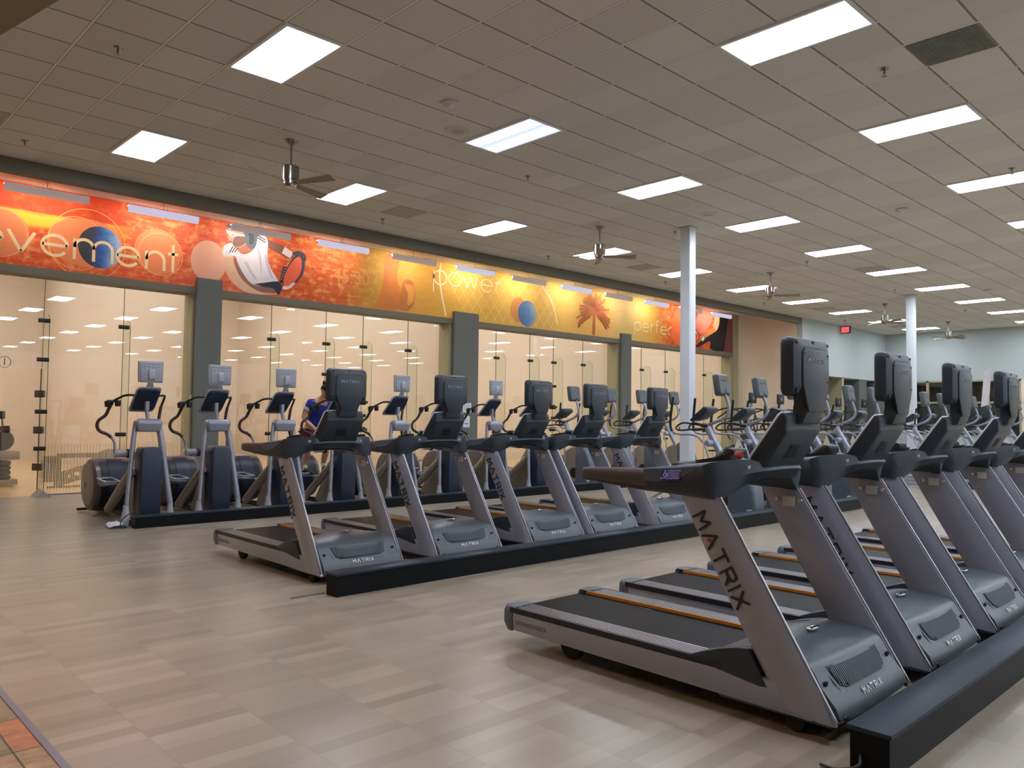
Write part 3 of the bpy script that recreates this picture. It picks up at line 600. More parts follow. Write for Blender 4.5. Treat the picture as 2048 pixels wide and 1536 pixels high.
# lettering of the long word, drawn as round-stroked letters
def stroke_path(mb, path, th, y):
    P = [Vector((a, b)) for a, b in path]; L = []; R = []
    for i, p in enumerate(P):
        t = (P[min(i+1, len(P)-1)]-P[max(i-1, 0)]).normalized(); n_ = Vector((-t.y, t.x))*th/2; L.append(p+n_); R.append(p-n_)
    v = [(p.x, y, p.y) for p in L+R]; k = len(P); mb.add(v, [(i, i+1, k+i+1, k+i) for i in range(k-1)])
def el(cx, cz, rx, rz, a0, a1, n=22): return [(cx+rx*math.cos(math.radians(a0+(a1-a0)*k/n)), cz+rz*math.sin(math.radians(a0+(a1-a0)*k/n))) for k in range(n+1)]
def letter(mb, ch, x, z, h, th, y, wx=1.0):
    """x left edge, z baseline, h x-height"""
    r = h/2; q = r*wx
    if ch == 'e': stroke_path(mb, [(x+2*q, z+r+h*0.02), (x, z+r+h*0.02)], th, y); stroke_path(mb, el(x+q, z+r, q, r, 0, 325), th, y); return 2*q
    if ch == 'v': stroke_path(mb, [(x, z+h), (x+q, z)], th, y); stroke_path(mb, [(x+q, z), (x+2*q, z+h)], th, y); return 2*q
    if ch == 'n': stroke_path(mb, [(x, z), (x, z+h)], th, y); stroke_path(mb, el(x+q*.85, z+h-q*.85, q*.85, q*.85, 180, 0)+[(x+q*1.7, z)], th, y); return q*1.7
    if ch == 'm':
        stroke_path(mb, [(x, z), (x, z+h)], th, y)
        for k in (0, 1): stroke_path(mb, el(x+q*(.75+1.5*k), z+h-q*.75, q*.75, q*.75, 180, 0)+[(x+q*1.5*(k+1), z)], th, y)
        return q*3.0
    if ch == 't': stroke_path(mb, [(x+q*.5, z), (x+q*.5, z+h*1.55)], th, y); stroke_path(mb, [(x, z+h*1.02), (x+q, z+h*1.02)], th, y); return q
    if ch == 'i': stroke_path(mb, [(x, z), (x, z+h)], th, y); stroke_path(mb, [(x, z+h*1.3), (x, z+h*1.42)], th*1.1, y); return 0
    if ch == 'o': stroke_path(mb, el(x+q, z+r, q, r, 0, 360, 30), th, y); return 2*q
    if ch == 'p': stroke_path(mb, [(x, z-h*.6), (x, z+h)], th, y); stroke_path(mb, el(x+q, z+r, q, r, 0, 360, 30), th, y); return 2*q
    if ch == 'w':
        for k in range(4): stroke_path(mb, [(x+q*.65*k, z+(0 if k % 2 else h)), (x+q*.65*(k+1), z+(h if k % 2 else 0))], th, y)
        return q*2.6
    if ch == 'r': stroke_path(mb, [(x, z), (x, z+h)], th, y); stroke_path(mb, el(x+q*.7, z+h-q*.7, q*.7, q*.7, 180, 75), th, y); return q*.8
    if ch == 'f': stroke_path(mb, [(x+q*.35, z), (x+q*.35, z+h*1.3)]+el(x+q*.8, z+h*1.3, q*.45, q*.45, 180, 90), th, y); stroke_path(mb, [(x, z+h), (x+q*.9, z+h)], th, y); return q*.9
    if ch == 'c': stroke_path(mb, el(x+q, z+r, q, r, 45, 315), th, y); return 2*q
    return 0
def word(name, items, th, m, y=None, wx=1.0):
    LAYER[0] += 1; y = MY-0.0001*LAYER[0]; mb = MB()
    for ch, x, z, h in items: letter(mb, ch, x, z, h, th, y, wx)
    return mb.build(name, m, mu, smooth=False)
word('lettering_achievement', [('e', 2.38, 4.03, 0.34), ('v', 2.84, 4.03, 0.34), ('e', 3.33, 4.04, 0.34), ('m', 3.82, 4.02, 0.36), ('e', 4.50, 4.03, 0.33), ('n', 5.0, 4.02, 0.33), ('t', 5.38, 4.02, 0.325), ('i', 2.2, 4.03, 0.34)], 0.052, LT, wx=1.12)
# player in white reaching with a racket (generic figure)
pl = lambda n, pts, rgb, s=4: mpoly(n, pts, rgb, s)
pl('player_arm', [(6.38, 4.50), (6.60, 4.50), (6.76, 4.26), (7.03, 4.04), (7.57, 4.02), (7.61, 3.88), (7.32, 3.82), (6.89, 3.82), (6.62, 3.98), (6.44, 4.24)], (222, 178, 150))
pl('player_arm_shadow_print', [(6.62, 4.46), (6.74, 4.42), (6.86, 4.16), (7.10, 4.02), (7.56, 3.99), (7.58, 3.88), (7.2, 3.86), (6.92, 3.98), (6.76, 4.12), (6.66, 4.30)], (140, 96, 84))
pl('player_arm', [(7.20, 4.96), (7.50, 4.91), (7.74, 4.84), (7.95, 4.74), (7.84, 4.62), (7.60, 4.68), (7.34, 4.78)], (120, 76, 62))
pl('player_wristband', [(7.70, 4.85), (7.90, 4.76), (7.83, 4.63), (7.64, 4.71)], (226, 212, 210), 0)
pl('player_neck', [(6.66, 4.72), (6.98, 4.86), (7.04, 4.66), (6.86, 4.54), (6.70, 4.58)], (170, 106, 84))
pl('player_face', [(6.49, 5.02), (6.475, 4.93), (6.50, 4.88), (6.485, 4.84), (6.52, 4.81), (6.515, 4.77), (6.54, 4.74), (6.54, 4.70), (6.60, 4.65), (6.70, 4.66), (6.86, 4.76), (6.92, 4.92), (6.86, 5.04), (6.66, 5.09)], (210, 146, 118), 2)
pl('player_cheek_shade_print', [(6.64, 4.88), (6.84, 4.94), (6.86, 4.80), (6.74, 4.70), (6.62, 4.70), (6.60, 4.78)], (120, 82, 74))
pl('player_lips', [(6.525, 4.785), (6.59, 4.775), (6.59, 4.755), (6.53, 4.755)], (150, 60, 56), 0)
pl('player_hair', [(6.44, 5.04), (6.56, 5.13), (6.86, 5.145), (7.06, 5.12), (7.12, 4.98), (7.10, 4.80), (7.02, 4.70), (6.92, 4.72), (6.84, 4.84), (6.82, 4.98), (6.70, 5.06), (6.52, 5.03)], (84, 92, 102))
pl('player_hair_strand', [(6.86, 5.10), (7.0, 5.06), (7.03, 4.84), (6.94, 4.78), (6.93, 4.95)], (56, 62, 74))
pl('player_shirt', [(6.40, 4.58), (6.44, 4.68), (6.56, 4.74), (6.66, 4.66), (6.80, 4.56), (6.96, 4.62), (7.08, 4.78), (7.12, 5.00), (7.22, 5.03), (7.33, 4.90), (7.33, 4.58), (7.42, 4.34), (7.58, 4.10), (7.34, 4.00), (7.04, 3.99), (6.86, 4.14), (6.72, 4.36), (6.66, 4.50), (6.56, 4.48), (6.42, 4.47)], (226, 220, 230))
for q in ([(7.10, 4.72), (7.16, 4.50), (7.22, 4.20), (7.20, 4.48), (7.16, 4.70)], [(6.84, 4.40), (6.98, 4.20), (7.14, 4.06), (7.02, 4.24), (6.90, 4.42)], [(7.26, 4.60), (7.34, 4.34), (7.46, 4.14), (7.38, 4.40), (7.31, 4.62)]): pl('shirt_fold_print', q, (192, 184, 204))
for k in range(3): pl('shirt_stripe', [(6.53+k*.05, 4.545+k*.012), (6.552+k*.05, 4.55+k*.012), (6.62+k*.05, 4.685-k*.006), (6.60+k*.05, 4.69-k*.006)], (60, 56, 66), 0)
for k in range(2): pl('shirt_stripe', [(7.10, 4.93+k*.045), (7.28, 4.86+k*.05), (7.29, 4.875+k*.05), (7.12, 4.95+k*.045)], (50, 50, 60), 0)
pl('player_glasses', [(6.455, 4.99), (6.60, 4.955), (6.84, 4.945), (6.845, 4.92), (6.66, 4.90), (6.63, 4.87), (6.55, 4.875), (6.53, 4.91), (6.47, 4.93)], (238, 242, 246), 0)
pl('player_lens', [(6.56, 4.93), (6.64, 4.925), (6.63, 4.89), (6.57, 4.888)], (196, 140, 116), 0)
pl('player_shorts', [(7.05, 4.00), (7.30, 4.06), (7.57, 4.12), (7.66, 4.03), (7.63, 3.90), (7.58, 3.84), (7.48, 3.96), (7.30, 3.97)], (36, 40, 54), 2)
pl('racket_head', [(7.67, 3.98), (7.68, 4.25), (7.86, 4.60), (8.05, 4.76), (8.16, 4.66), (8.13, 4.36), (7.96, 4.11), (7.79, 3.99)], (48, 46, 78))
pl('racket_strings', [(7.69, 4.02), (7.71, 4.26), (7.86, 4.55), (8.02, 4.69), (8.09, 4.60), (8.07, 4.36), (7.92, 4.14), (7.77, 4.03)], (222, 92, 58))
pl('racket_rim', [(7.665, 3.985), (7.70, 4.04), (7.80, 4.05), (7.88, 4.12), (7.96, 4.13), (7.84, 4.01), (7.74, 3.97)], (228, 214, 208))
pl('racket_grip', [(7.60, 4.11), (7.68, 4.45), (7.75, 4.44), (7.67, 4.08)], (54, 40, 48), 0)
for k in range(5): pl('grip_band', [(7.63+k*.018, 4.17+k*.055), (7.655+k*.018, 4.165+k*.055), (7.66+k*.018, 4.18+k*.055), (7.635+k*.018, 4.185+k*.055)], (190, 180, 190), 0)
pl('player_glove', [(7.86, 4.74), (7.94, 4.79), (8.02, 4.81), (8.14, 4.78), (8.19, 4.70), (8.18, 4.62), (8.10, 4.66), (8.04, 4.72), (7.96, 4.70)], (40, 32, 42))
# faint figure in profile on ochre
pl('faint_figure', [(9.9, 3.84), (10.1, 4.3), (10.2, 5.05), (10.55, 5.06), (10.5, 4.6), (10.62, 4.2), (10.5, 3.84)], (206, 122, 52))
pl('faint_figure', [(10.55, 3.86), (10.68, 4.5), (10.92, 4.56), (11.02, 4.30), (10.98, 4.0), (10.8, 3.84)], (198, 116, 56))
pl('faint_figure', [(10.7, 4.46), (10.82, 4.24), (10.80, 4.0), (10.92, 4.02), (11.0, 4.2), (10.96, 4.44)], (226, 156, 70))
mt = lambda x, z: frame3((x, MY-0.0001*(LAYER[0]+3), z), (1, 0, 0), (0, 0, 1))
text_obj('faint_numbers', '45:30', 0.42, mt(9.3, 4.42), P3, mu, 0.0002)
# word power over net lines
LAYER[0] += 3
def net():
    mb = MB(); y = MY-0.0001*LAYER[0]
    def inside(x, z): return 3.84 < z < 5.12 and 12.1+max(0, 4.45-z)*0.9 < x < 15.9-max(0, z-4.6)*1.0
    for fam, sl in ((0, 1.15), (1, -1.15)):
        for k in range(-8, 26):
            pts = []
            for s in range(41):
                z = 3.84+1.28*s/40; x = 12.0+k*0.30+(z-3.84)/sl*0.9+(0 if fam == 0 else 1.0)
                if inside(x, z): pts.append((x, z))
            if len(pts) > 3: stroke_path(mb, pts, 0.020, y)
    mb.build('net_line_pattern', NET, mu, smooth=False)
net()
LAYER[0] += 1
word('lettering_power', [('p', 11.56, 4.58, 0.34), ('o', 12.03, 4.60, 0.33), ('w', 12.48, 4.60, 0.31), ('e', 13.07, 4.58, 0.32), ('r', 13.58, 4.56, 0.32)], 0.034, LW, wx=1.18)
LAYER[0] += 1
def swoosh():
    mb = MB(); stroke_path(mb, [(p.x, p.y) for p in arc([(11.78, 5.1, 0), (11.74, 4.8, 0), (11.80, 4.4, 0), (11.95, 3.84, 0)], 6)], 0.05, MY-0.0001*LAYER[0]); mb.build('curved_stroke', LW, mu, smooth=False); mb = MB(); stroke_path(mb, [(p.x, p.y) for p in arc([(15.25, 5.0, 0), (15.65, 4.6, 0), (15.9, 4.0, 0)], 6)], 0.05, MY-0.0001*LAYER[0]); mb.build('curved_stroke', LW, mu, smooth=False)
swoosh()
mdisc('red_disc', (14.40, 4.24), 0.30, 0.33, alphamat('red_disc_print', (212, 140, 72), 1.0))
mdisc('blue_ball_print', (14.72, 4.17), 0.345, 0.345, ballmat('blue_ball_paint_far', [(0.2, lin((70, 106, 160))), (0.6, lin((96, 136, 186))), (0.9, lin((150, 170, 190)))], 14.72, 4.17, 0.345, 9))
# palm tree
def palm():
    LAYER[0] += 1; mb = MB(); y = MY-0.0001*LAYER[0]; R = random.Random(3); LAYER[0] += 8
    stroke_path(mb, [(17.42, 3.82), (17.44, 4.1), (17.46, 4.46)], 0.13, y)
    for k in range(30):
        a = math.radians(-25+230*k/29); L = R.uniform(0.55, 0.82); pts = []
        for s in range(9):
            t = s/8; pts.append((17.46+L*t*math.cos(a)*1.0, 4.46+L*t*math.sin(a)*0.85-0.20*t*t*abs(math.cos(a))))
        pts = [p for p in pts if p[1] < 5.12]
        y -= 0.00002
        if len(pts) > 2: stroke_path(mb, pts, 0.045, y)
        for s in range(2, len(pts)-1):
            for sg in (-1, 1): stroke_path(mb, [pts[s], (pts[s][0]+0.05*math.cos(a)+sg*0.05*math.sin(a), max(3.85, pts[s][1]-0.09))], 0.014, y)
    mb.build('palm_tree_print', mat('palm_print', (190, 106, 58), 0.6, noise=0.2, nscale=10), mu, smooth=False)
palm()
word('lettering_perfection', [('p', 19.34, 4.14, 0.25), ('e', 19.76, 4.13, 0.25), ('r', 20.18, 4.13, 0.25), ('f', 20.44, 4.13, 0.25), ('e', 20.70, 4.12, 0.25), ('c', 21.10, 4.12, 0.25), ('t', 21.50, 4.12, 0.24), ('i', 21.86, 4.12, 0.25), ('o', 22.02, 4.12, 0.25), ('n', 22.50, 4.11, 0.25)], 0.026, LW, wx=1.3)
pl('orange_swirl', [(21.2, 4.1), (21.6, 5.1), (22.5, 5.1), (22.0, 4.5), (22.3, 3.84), (21.6, 3.84)], (232, 104, 44))
pl('pink_swirl', [(22.6, 4.5), (22.9, 5.1), (23.7, 5.1), (23.5, 4.6), (23.0, 4.3)], (222, 120, 96))
pl('figure_face', [(23.75, 4.60), (23.85, 4.95), (24.15, 5.05), (24.2, 4.6), (23.95, 4.42)], (226, 180, 140))
pl('figure_arm', [(22.9, 4.2), (23.5, 4.5), (23.9, 4.55), (23.7, 4.35), (23.1, 4.05)], (212, 130, 70))
pl('dark_figure', [(22.68, 3.88), (23.05, 4.10), (23.6, 4.34), (23.98, 4.52), (24.14, 4.78), (24.22, 5.08), (24.75, 5.10), (24.62, 4.6), (24.45, 3.84), (23.6, 3.84), (23.55, 4.1), (23.1, 3.95), (22.8, 3.84)], (26, 22, 28))
pl('plum_rock', [(24.45, 3.84), (24.62, 4.6), (24.75, 5.14), (25.3, 5.14), (25.3, 3.84)], (120, 64, 66), 0)
pl('figure_wrist', [(23.02, 4.14), (23.14, 4.24), (23.22, 4.16), (23.10, 4.06)], (232, 226, 226), 0)

# ================================================================== TREADMILLS
# local frame: x across (0 = centre), y = distance back from the front tips (user end is +y), z up
def treadmill():
    t = thing('treadmill', 'x', 'treadmill')
    for s in (-1, 1):
        X = lambda a, b: (min(s*a, s*b), max(s*a, s*b))
        a, b = X(0.395, 0.43)
        m = MB().prism([(0.10, 0.08), (2.02, 0.10), (2.02, 0.225), (0.45, 0.225), (0.10, 0.20)], 'x', a, b)
        m.build('side_rail', 'silver', t, bevel=0.004)
        m = MB(); m.box(*X(0.27, 0.432), 0.55, 2.04, 0.224, 0.236); m.m = 1; m.box(*X(0.425, 0.434), 0.55, 2.04, 0.205, 0.238)
        m.m = 0
        for k in range(6): m.box(*X(0.285+k*0.023, 0.297+k*0.023), 0.62, 2.02, 0.236, 0.2395)
        fr = m.build('foot_rail', ['alu', 'black'], t, smooth=False)
        if s > 0: MB().box(*X(0.262, 0.272), 0.60, 2.02, 0.216, 0.2405).build('orange_edge_strip', 'orange', t, smooth=False)
        # rear cap, rounded at the corner
        P = [(s*0.27, 2.03), (s*0.27, 2.10), (s*0.33, 2.125), (s*0.40, 2.12), (s*0.432, 2.09), (s*0.434, 2.02)]
        MB().loft([[(x, y-0.035*(1 if y > 2.05 else 0), 0.095) for x, y in P], [(x, y, 0.14) for x, y in P], [(x, y, 0.21) for x, y in P], [(x*0.985, y-0.012, 0.236) for x, y in P], [(x*0.96, y-0.03, 0.243) for x, y in P]]).build('rear_cap', 'charlt', t, ang=60)
        wh = MB().lathe([(0, -0.02), (0.078, -0.02), (0.085, -0.012), (0.085, 0.012), (0.078, 0.02), (0, 0.02)], 24, (s*0.34, 1.60, 0.085), 'x'); wh.build('rear_wheel', 'rubber', t)
        MB().lathe([(0, -0.022), (0.045, -0.022), (0.05, -0.015), (0.05, 0.015), (0.045, 0.022), (0.02, 0.022), (0.018, 0.026), (0, 0.026)], 20, (s*0.37, 0.20, 0.05), 'x').build('front_wheel', 'rubber', t)
        # dark curved trim beside the motor cover
        MB().prism([(0.74, 0.236), (0.66, 0.270), (0.56, 0.305), (0.47, 0.327), (0.41, 0.333), (0.315, 0.175), (0.36, 0.172), (0.74, 0.222)], 'x', *X(0.375, 0.434)).build('side_trim', 'charcoal', t, bevel=0.006)
        # upright: wing section leaning back
        rings = []
        for k in range(9):
            q = k/8; yf = 0.0+0.575*q; yb = 0.25+0.55*q+0.01*math.sin(PI*q); z = 0.10+0.93*q; zf = z-(0.02 if k == 0 else 0)
            xo = 0.418; bl = 0.022; L = yb-yf; rr = []
            for u, bo in ((0, 0), (0.08, 0.4), (0.25, 0.85), (0.45, 1.0), (0.65, 0.9), (0.85, 0.6), (1, 0.0)): rr.append((s*(xo+bl*bo), yf+L*u, zf+(0.03*u if k == 0 else 0)))
            for u in (1, 0.66, 0.33, 0): rr.append((s*(xo-0.038*(1 if 0 < u < 1 else 0.6)), yf+L*u, zf+(0.03*u if k == 0 else 0)))
            rings.append(rr)
        upm = MB().loft(rings).build('upright', 'silver', t, ang=35)
        MB().tube([(s*0.414, -0.004+0.575*q, 0.10+0.93*q) for q in (0, 0.5, 1)], 0.007, 6).build('front_edge_trim', 'alu', upm)
        # lettering running down the upright on the outside
        mb = MB(); dn = Vector((0, -0.55, -0.93)).normalized(); rg = Vector((0, 0.93, -0.55)).normalized()
        org = Vector((s*0.4405, 0.555, 0.735))
        f = lambda u, v, d: tuple(org+dn*u+rg*v*s+Vector((s*d, 0, 0)))
        strokes(mb, 'MATRIX', f, 0.072, 0.42, 0.17, 0.003)
        mb.build('lettering', 'dtext', upm, smooth=False)
        e = org-dn*0.103-rg*s*0.012
        MB().lathe([(0, -0.002), (0.009, -0.002), (0.009, 0.002), (0, 0.002)], 12, (s*0.443, e.y, e.z), 'x').build('red_dot', 'reddot', upm)
        if s > 0:
            pb = MB().box(0.372, 0.376, 0.585, 0.655, 0.93, 0.985); pb.build('label_plate', 'offw', upm, smooth=False)
            bo = MB()
            for y in (0.55, 0.69): bo.lathe([(0, -0.005), (0.012, -0.005), (0.012, 0.004), (0, 0.004)], 10, (0.374, y, 0.965), 'x')
            bo.build('bolt', 'chrome', upm)
        MB().prism([(1.0, 1.088), (1.0, 1.150), (0.80, 1.162), (0.66, 1.180), (0.70, 1.150), (0.80, 1.105), (0.90, 1.088)], 'x', *X(0.462, 0.4645)).build('upper_arm_cover', 'charlt', t, smooth=False)
        rg2 = []
        for y, k in ((0.985, 1.0), (1.05, 0.99), (1.25, 0.97), (1.36, 0.92), (1.405, 0.84), (1.42, 0.6)):
            q_ = (y-0.98)/0.44; zt, zb = 1.151-0.012*q_, 1.030+0.034*q_; cx, cz, a, b = 0.430+0.022*q_, (zt+zb)/2, 0.033*k, (zt-zb)/2*(0.55+0.45*k)
            rg2.append([(s*(cx+a*math.copysign(abs(math.cos(q))**0.6, math.cos(q))), y, cz+b*math.copysign(abs(math.sin(q))**0.6, math.sin(q))) for q in [2*PI*i/16-PI/2 for i in range(16)]])
        MB().loft(rg2, mats=[1]*3+[0]*9+[1]*4).build('grip', ['dkbrown', 'black'], t, ang=50)
        # oval bottle holder on top of the arm
        n = 24; R = []
        for rx, ry, dz in ((0.050, 0.105, 0.0), (0.058, 0.113, 0.0), (0.058, 0.113, 0.022), (0.050, 0.105, 0.022), (0.044, 0.098, 0.004), (0.040, 0.09, -0.02)):
            R.append([(s*0.325+rx*math.cos(2*PI*k/n), 0.655+ry*math.sin(2*PI*k/n), 1.196+dz-0.16*(ry*math.sin(2*PI*k/n))) for k in range(n)])
        MB().loft(R, cap=False).build('bottle_holder', 'black', t)
    # moulded yoke joining both arms under the console: sections across the machine
    S = [(0.462, (0.66, 1.045), (0.645, 1.10), (0.675, 1.165), (0.985, 1.146), (0.985, 1.050), (0.80, 1.045)), (0.445, (0.605, 1.022), (0.590, 1.10), (0.625, 1.194), (1.0, 1.153), (1.0, 1.034), (0.80, 1.028)), (0.395, (0.578, 1.018), (0.558, 1.11), (0.572, 1.209), (1.0, 1.150), (0.98, 1.040), (0.78, 1.028)),
         (0.33, (0.556, 1.045), (0.528, 1.13), (0.538, 1.213), (0.82, 1.170), (0.80, 1.08), (0.68, 1.05)), (0.25, (0.532, 1.083), (0.492, 1.148), (0.508, 1.213), (0.66, 1.188), (0.65, 1.10), (0.60, 1.085)), (0.18, (0.512, 1.105), (0.452, 1.158), (0.475, 1.20), (0.62, 1.186), (0.62, 1.10), (0.57, 1.10))]
    S = [(-a[0],)+a[1:] for a in S]+[(0.0, (0.51, 1.115), (0.447, 1.163), (0.465, 1.195), (0.62, 1.186), (0.62, 1.10), (0.57, 1.105))]+S[::-1]
    cols = [arc([(a[0], a[1+j][0], a[1+j][1]) for a in S], 3) for j in range(6)]
    MB().loft([[c[k] for c in cols] for k in range(len(cols[0]))], mats=[0, 0, 1, 0, 0, 0]).build('arm_yoke', ['charcoal', 'charlt'], t, ang=32)
    # belt and deck under it
    MB().box(-0.262, 0.262, 0.62, 2.05, 0.205, 0.222).tube([(-0.262, 2.055, 0.187), (0.262, 2.055, 0.187)], 0.035, 16).build('running_belt', 'belt', t, ang=50)
    MB().box(-0.39, 0.39, 0.15, 2.0, 0.10, 0.20).build('deck_frame', 'black', t, smooth=False)
    # motor cover with a hump
    prof = [(0.02, 0.07), (-0.004, 0.105), (0.012, 0.150), (0.045, 0.185), (0.080, 0.225), (0.108, 0.275), (0.130, 0.305), (0.165, 0.325), (0.24, 0.340), (0.36, 0.345), (0.48, 0.325), (0.60, 0.275), (0.70, 0.235), (0.71, 0.19), (0.60, 0.07)]
    rings = []
    for x in (-0.392, -0.385, -0.34, -0.22, -0.10, 0, 0.10, 0.22, 0.34, 0.385, 0.392):
        h = 0.040*max(0, 1-(x/0.30)**2); e = 0.012 if abs(x) > 0.389 else 0
        rings.append([(x, y+(e if y < 0.3 else -e)-0.012*(1-(x/0.39)**2)*(1 if y < 0.2 else 0), z-e*0.8+(h*math.sin(max(0, min(1, (y-0.18)/0.44))*PI) if z > 0.23 else 0)) for y, z in prof])
    cov = MB().loft(rings).build('motor_cover', 'housing', t, ang=45)
    # sunken grille and lighter tongue with lettering on the slanted front
    F = lambda x, z, d: (x, 0.045+(z-0.185)*0.70-0.016-d+(0.03*(x/0.39)**2), z)
    def patch(name, pts, d, m, parent=cov):
        v = [F(x, z, d) for x, z in pts]+[F(x, z, d-0.012) for x, z in pts]; k = len(pts)
        return MB().add(v, [tuple(range(k)), tuple(range(2*k-1, k-1, -1))]+[(i, (i+1) % k, k+(i+1) % k, k+i) for i in range(k)]).build(name, m, parent, smooth=False)
    patch('front_panel', [(-0.30, 0.297), (0.30, 0.297), (0.265, 0.19), (0.22, 0.155), (0.15, 0.140), (-0.15, 0.140), (-0.22, 0.155), (-0.265, 0.19)], 0.004, 'charlt')
    patch('grille_back', [(-0.275, 0.289), (0.275, 0.289), (0.245, 0.212), (0.19, 0.200), (-0.19, 0.200), (-0.245, 0.212)], 0.007, 'black')
    gr = MB()
    for k in range(37):
        x = -0.258+k*0.01433; z0 = 0.204+(0.010 if abs(x) > 0.2 else 0)+max(0, (abs(x)-0.235))*1.5
        v = [F(x+a, z, d) for z in (z0, 0.286) for d in (0.007, 0.011) for a in (0, 0.0062)]
        gr.add(v, [(0, 1, 3, 2), (4, 6, 7, 5), (0, 4, 5, 1), (2, 3, 7, 6), (0, 2, 6, 4), (1, 5, 7, 3)])
    gr.build('grille_bars', 'charlt', cov, smooth=False)
    mb = MB(); strokes(mb, 'MATRIX', lambda u, v, d: F(u, 0.168+v*0.82, 0.006+d), 0.028, 0.55, 0.17, 0.003); mb.build('lettering', 'ltext', cov, smooth=False)
    sc = MB()
    for s in (-1, 1):
        for z in (0.105, 0.235): v = F(s*0.345, z, 0.012); sc.lathe([(0, -0.004), (0.012, -0.004), (0.012, 0.006), (0, 0.006)], 10, v, 'y')
    sc.build('screw_hole', 'black', cov)
    MB().loft([[(0.055*k*math.cos(2*PI*i/20), 0.30+0.020*k*math.sin(2*PI*i/20), 0.378+h) for i in range(20)] for k, h in ((1, 0), (1, 0.006), (0.8, 0.010), (0.4, 0.011))]).build('chrome_emblem', 'chrome', cov)
    # cross beam between the uprights
    P = [(0.485, 1.160), (0.60, 1.165), (0.68, 1.12), (0.68, 1.06), (0.60, 1.045), (0.53, 1.055), (0.485, 1.11)]
    rings = []
    for x in (-0.33, -0.28, -0.18, 0, 0.18, 0.28, 0.33):
        lift = 0.045*(1-(x/0.37)**2)
        rings.append([(x, y+0.115*(abs(x)/0.33)**1.5, z+(lift if z < 1.12 else 0)) for y, z in P])
    MB().loft(rings).build('cross_beam', 'black', t, ang=50)
    # console: slanted slab, user face towards +y
    tr = MB().prism([(0.50, 1.185), (0.80, 1.165), (0.80, 1.155), (0.50, 1.165)], 'x', -0.275, 0.275).build('tray', 'plsil', t, bevel=0.003)
    def ring_c(y0, z0, y1, z1, wx0, wx1): pass
    u = Vector((0, 0.152, -0.228)).normalized(); n_ = Vector((0, 0.228, 0.152)).normalized()
    def cs(x, a, d): p = Vector((0, 0.378, 1.448))+u*a-n_*d; return (x, p.y, p.z)
    H = 0.275
    sec = [(0, 0, 0.172), (0.0, 0.012, 0.182), (0.05, 0.055, 0.170), (0.16, 0.085, 0.165), (H-0.02, 0.095, 0.175), (H, 0.02, 0.205), (H, 0, 0.205)]
    body = MB()
    rs = []
    for k, (a, d) in enumerate([(0.0, 0.0), (-0.012, 0.02), (0.0, 0.045), (0.05, 0.075), (0.055, 0.082), (0.16, 0.085), (H-0.01, 0.088), (H+0.03, 0.07), (H+0.02, 0.02), (H, 0.0)]):
        wx = 0.188+0.022*max(0, a)/H; ins = 0.0 if d < 0.03 else (0.012 if d < 0.08 else 0.024)
        rs.append([cs(-(wx-ins), a, d), cs(-(wx-ins)*0.6, a-(0.012 if 0 < k < 5 else 0), d), cs((wx-ins)*0.6, a-(0.012 if 0 < k < 5 else 0), d), cs(wx-ins, a, d)])
    vs_ = [p for r in rs for p in r]; fs = []
    for k in range(len(rs)-1):
        for i in range(3): fs.append((k*4+i, k*4+i+1, k*4+4+i+1, k*4+4+i))
    K = len(rs); fs.append(tuple(k*4 for k in range(K))[::-1]); fs.append(tuple(k*4+3 for k in range(K))); fs.append((0, 4*(K-1), 4*(K-1)+1, 4*(K-1)+2, 4*(K-1)+3, 3, 2, 1))
    con = MB().add(vs_, fs).build('console', 'charcoal', t, bevel=0.008, ang=50)
    MB().tube([cs(x, a, 0.0) for x, a in [(-0.165, -0.006), (-0.190, 0.012), (-0.212, H-0.02), (-0.20, H)]], 0.006, 6).tube([cs(x, a, 0.0) for x, a in [(0.165, -0.006), (0.190, 0.012), (0.212, H-0.02), (0.20, H)]], 0.006, 6).tube([cs(x, -0.004, 0) for x in (-0.155, 0.155)], 0.006, 6).build('face_trim', 'white', con)
    MB().add([cs(-0.155, 0.02, -0.003), cs(0.155, 0.02, -0.003), cs(0.18, H-0.02, -0.003), cs(-0.18, H-0.02, -0.003)], [(0, 1, 2, 3)]).build('screen', 'black', con, smooth=False)
    vt = MB()
    for k in range(7): vt.add([cs(x, 0.135+k*0.012+dz, 0.0872+dd) for dz in (0, 0.006) for dd in (0, 0.003) for x in (-0.06, 0.03+0.004*k)], [(0, 1, 3, 2), (4, 6, 7, 5), (0, 4, 5, 1), (2, 3, 7, 6), (0, 2, 6, 4), (1, 5, 7, 3)])
    vt.build('vent_slot', 'black', con, smooth=False)
    # control wedge and front hand bar
    MB().prism([(0.885, 1.150), (0.74, 1.262), (0.705, 1.255), (0.70, 1.225), (0.78, 1.165), (0.80, 1.150)], 'x', -0.075, 0.075).build('control_wedge', 'black', t, bevel=0.008)
    MB().tube([(-0.07, 0.888, 1.156), (-0.07, 0.742, 1.268)], 0.004, 5).tube([(0.07, 0.888, 1.156), (0.07, 0.742, 1.268)], 0.004, 5).build('wedge_trim', 'plsil', t)
    MB().tube(arc([(-0.20, 0.80, 1.150), (-0.205, 0.94, 1.158), (-0.17, 0.985, 1.160), (0.17, 0.985, 1.160), (0.205, 0.94, 1.158), (0.20, 0.80, 1.150)], 4), 0.019, 10).build('hand_bar', 'black', t)
    # television display
    rings = []
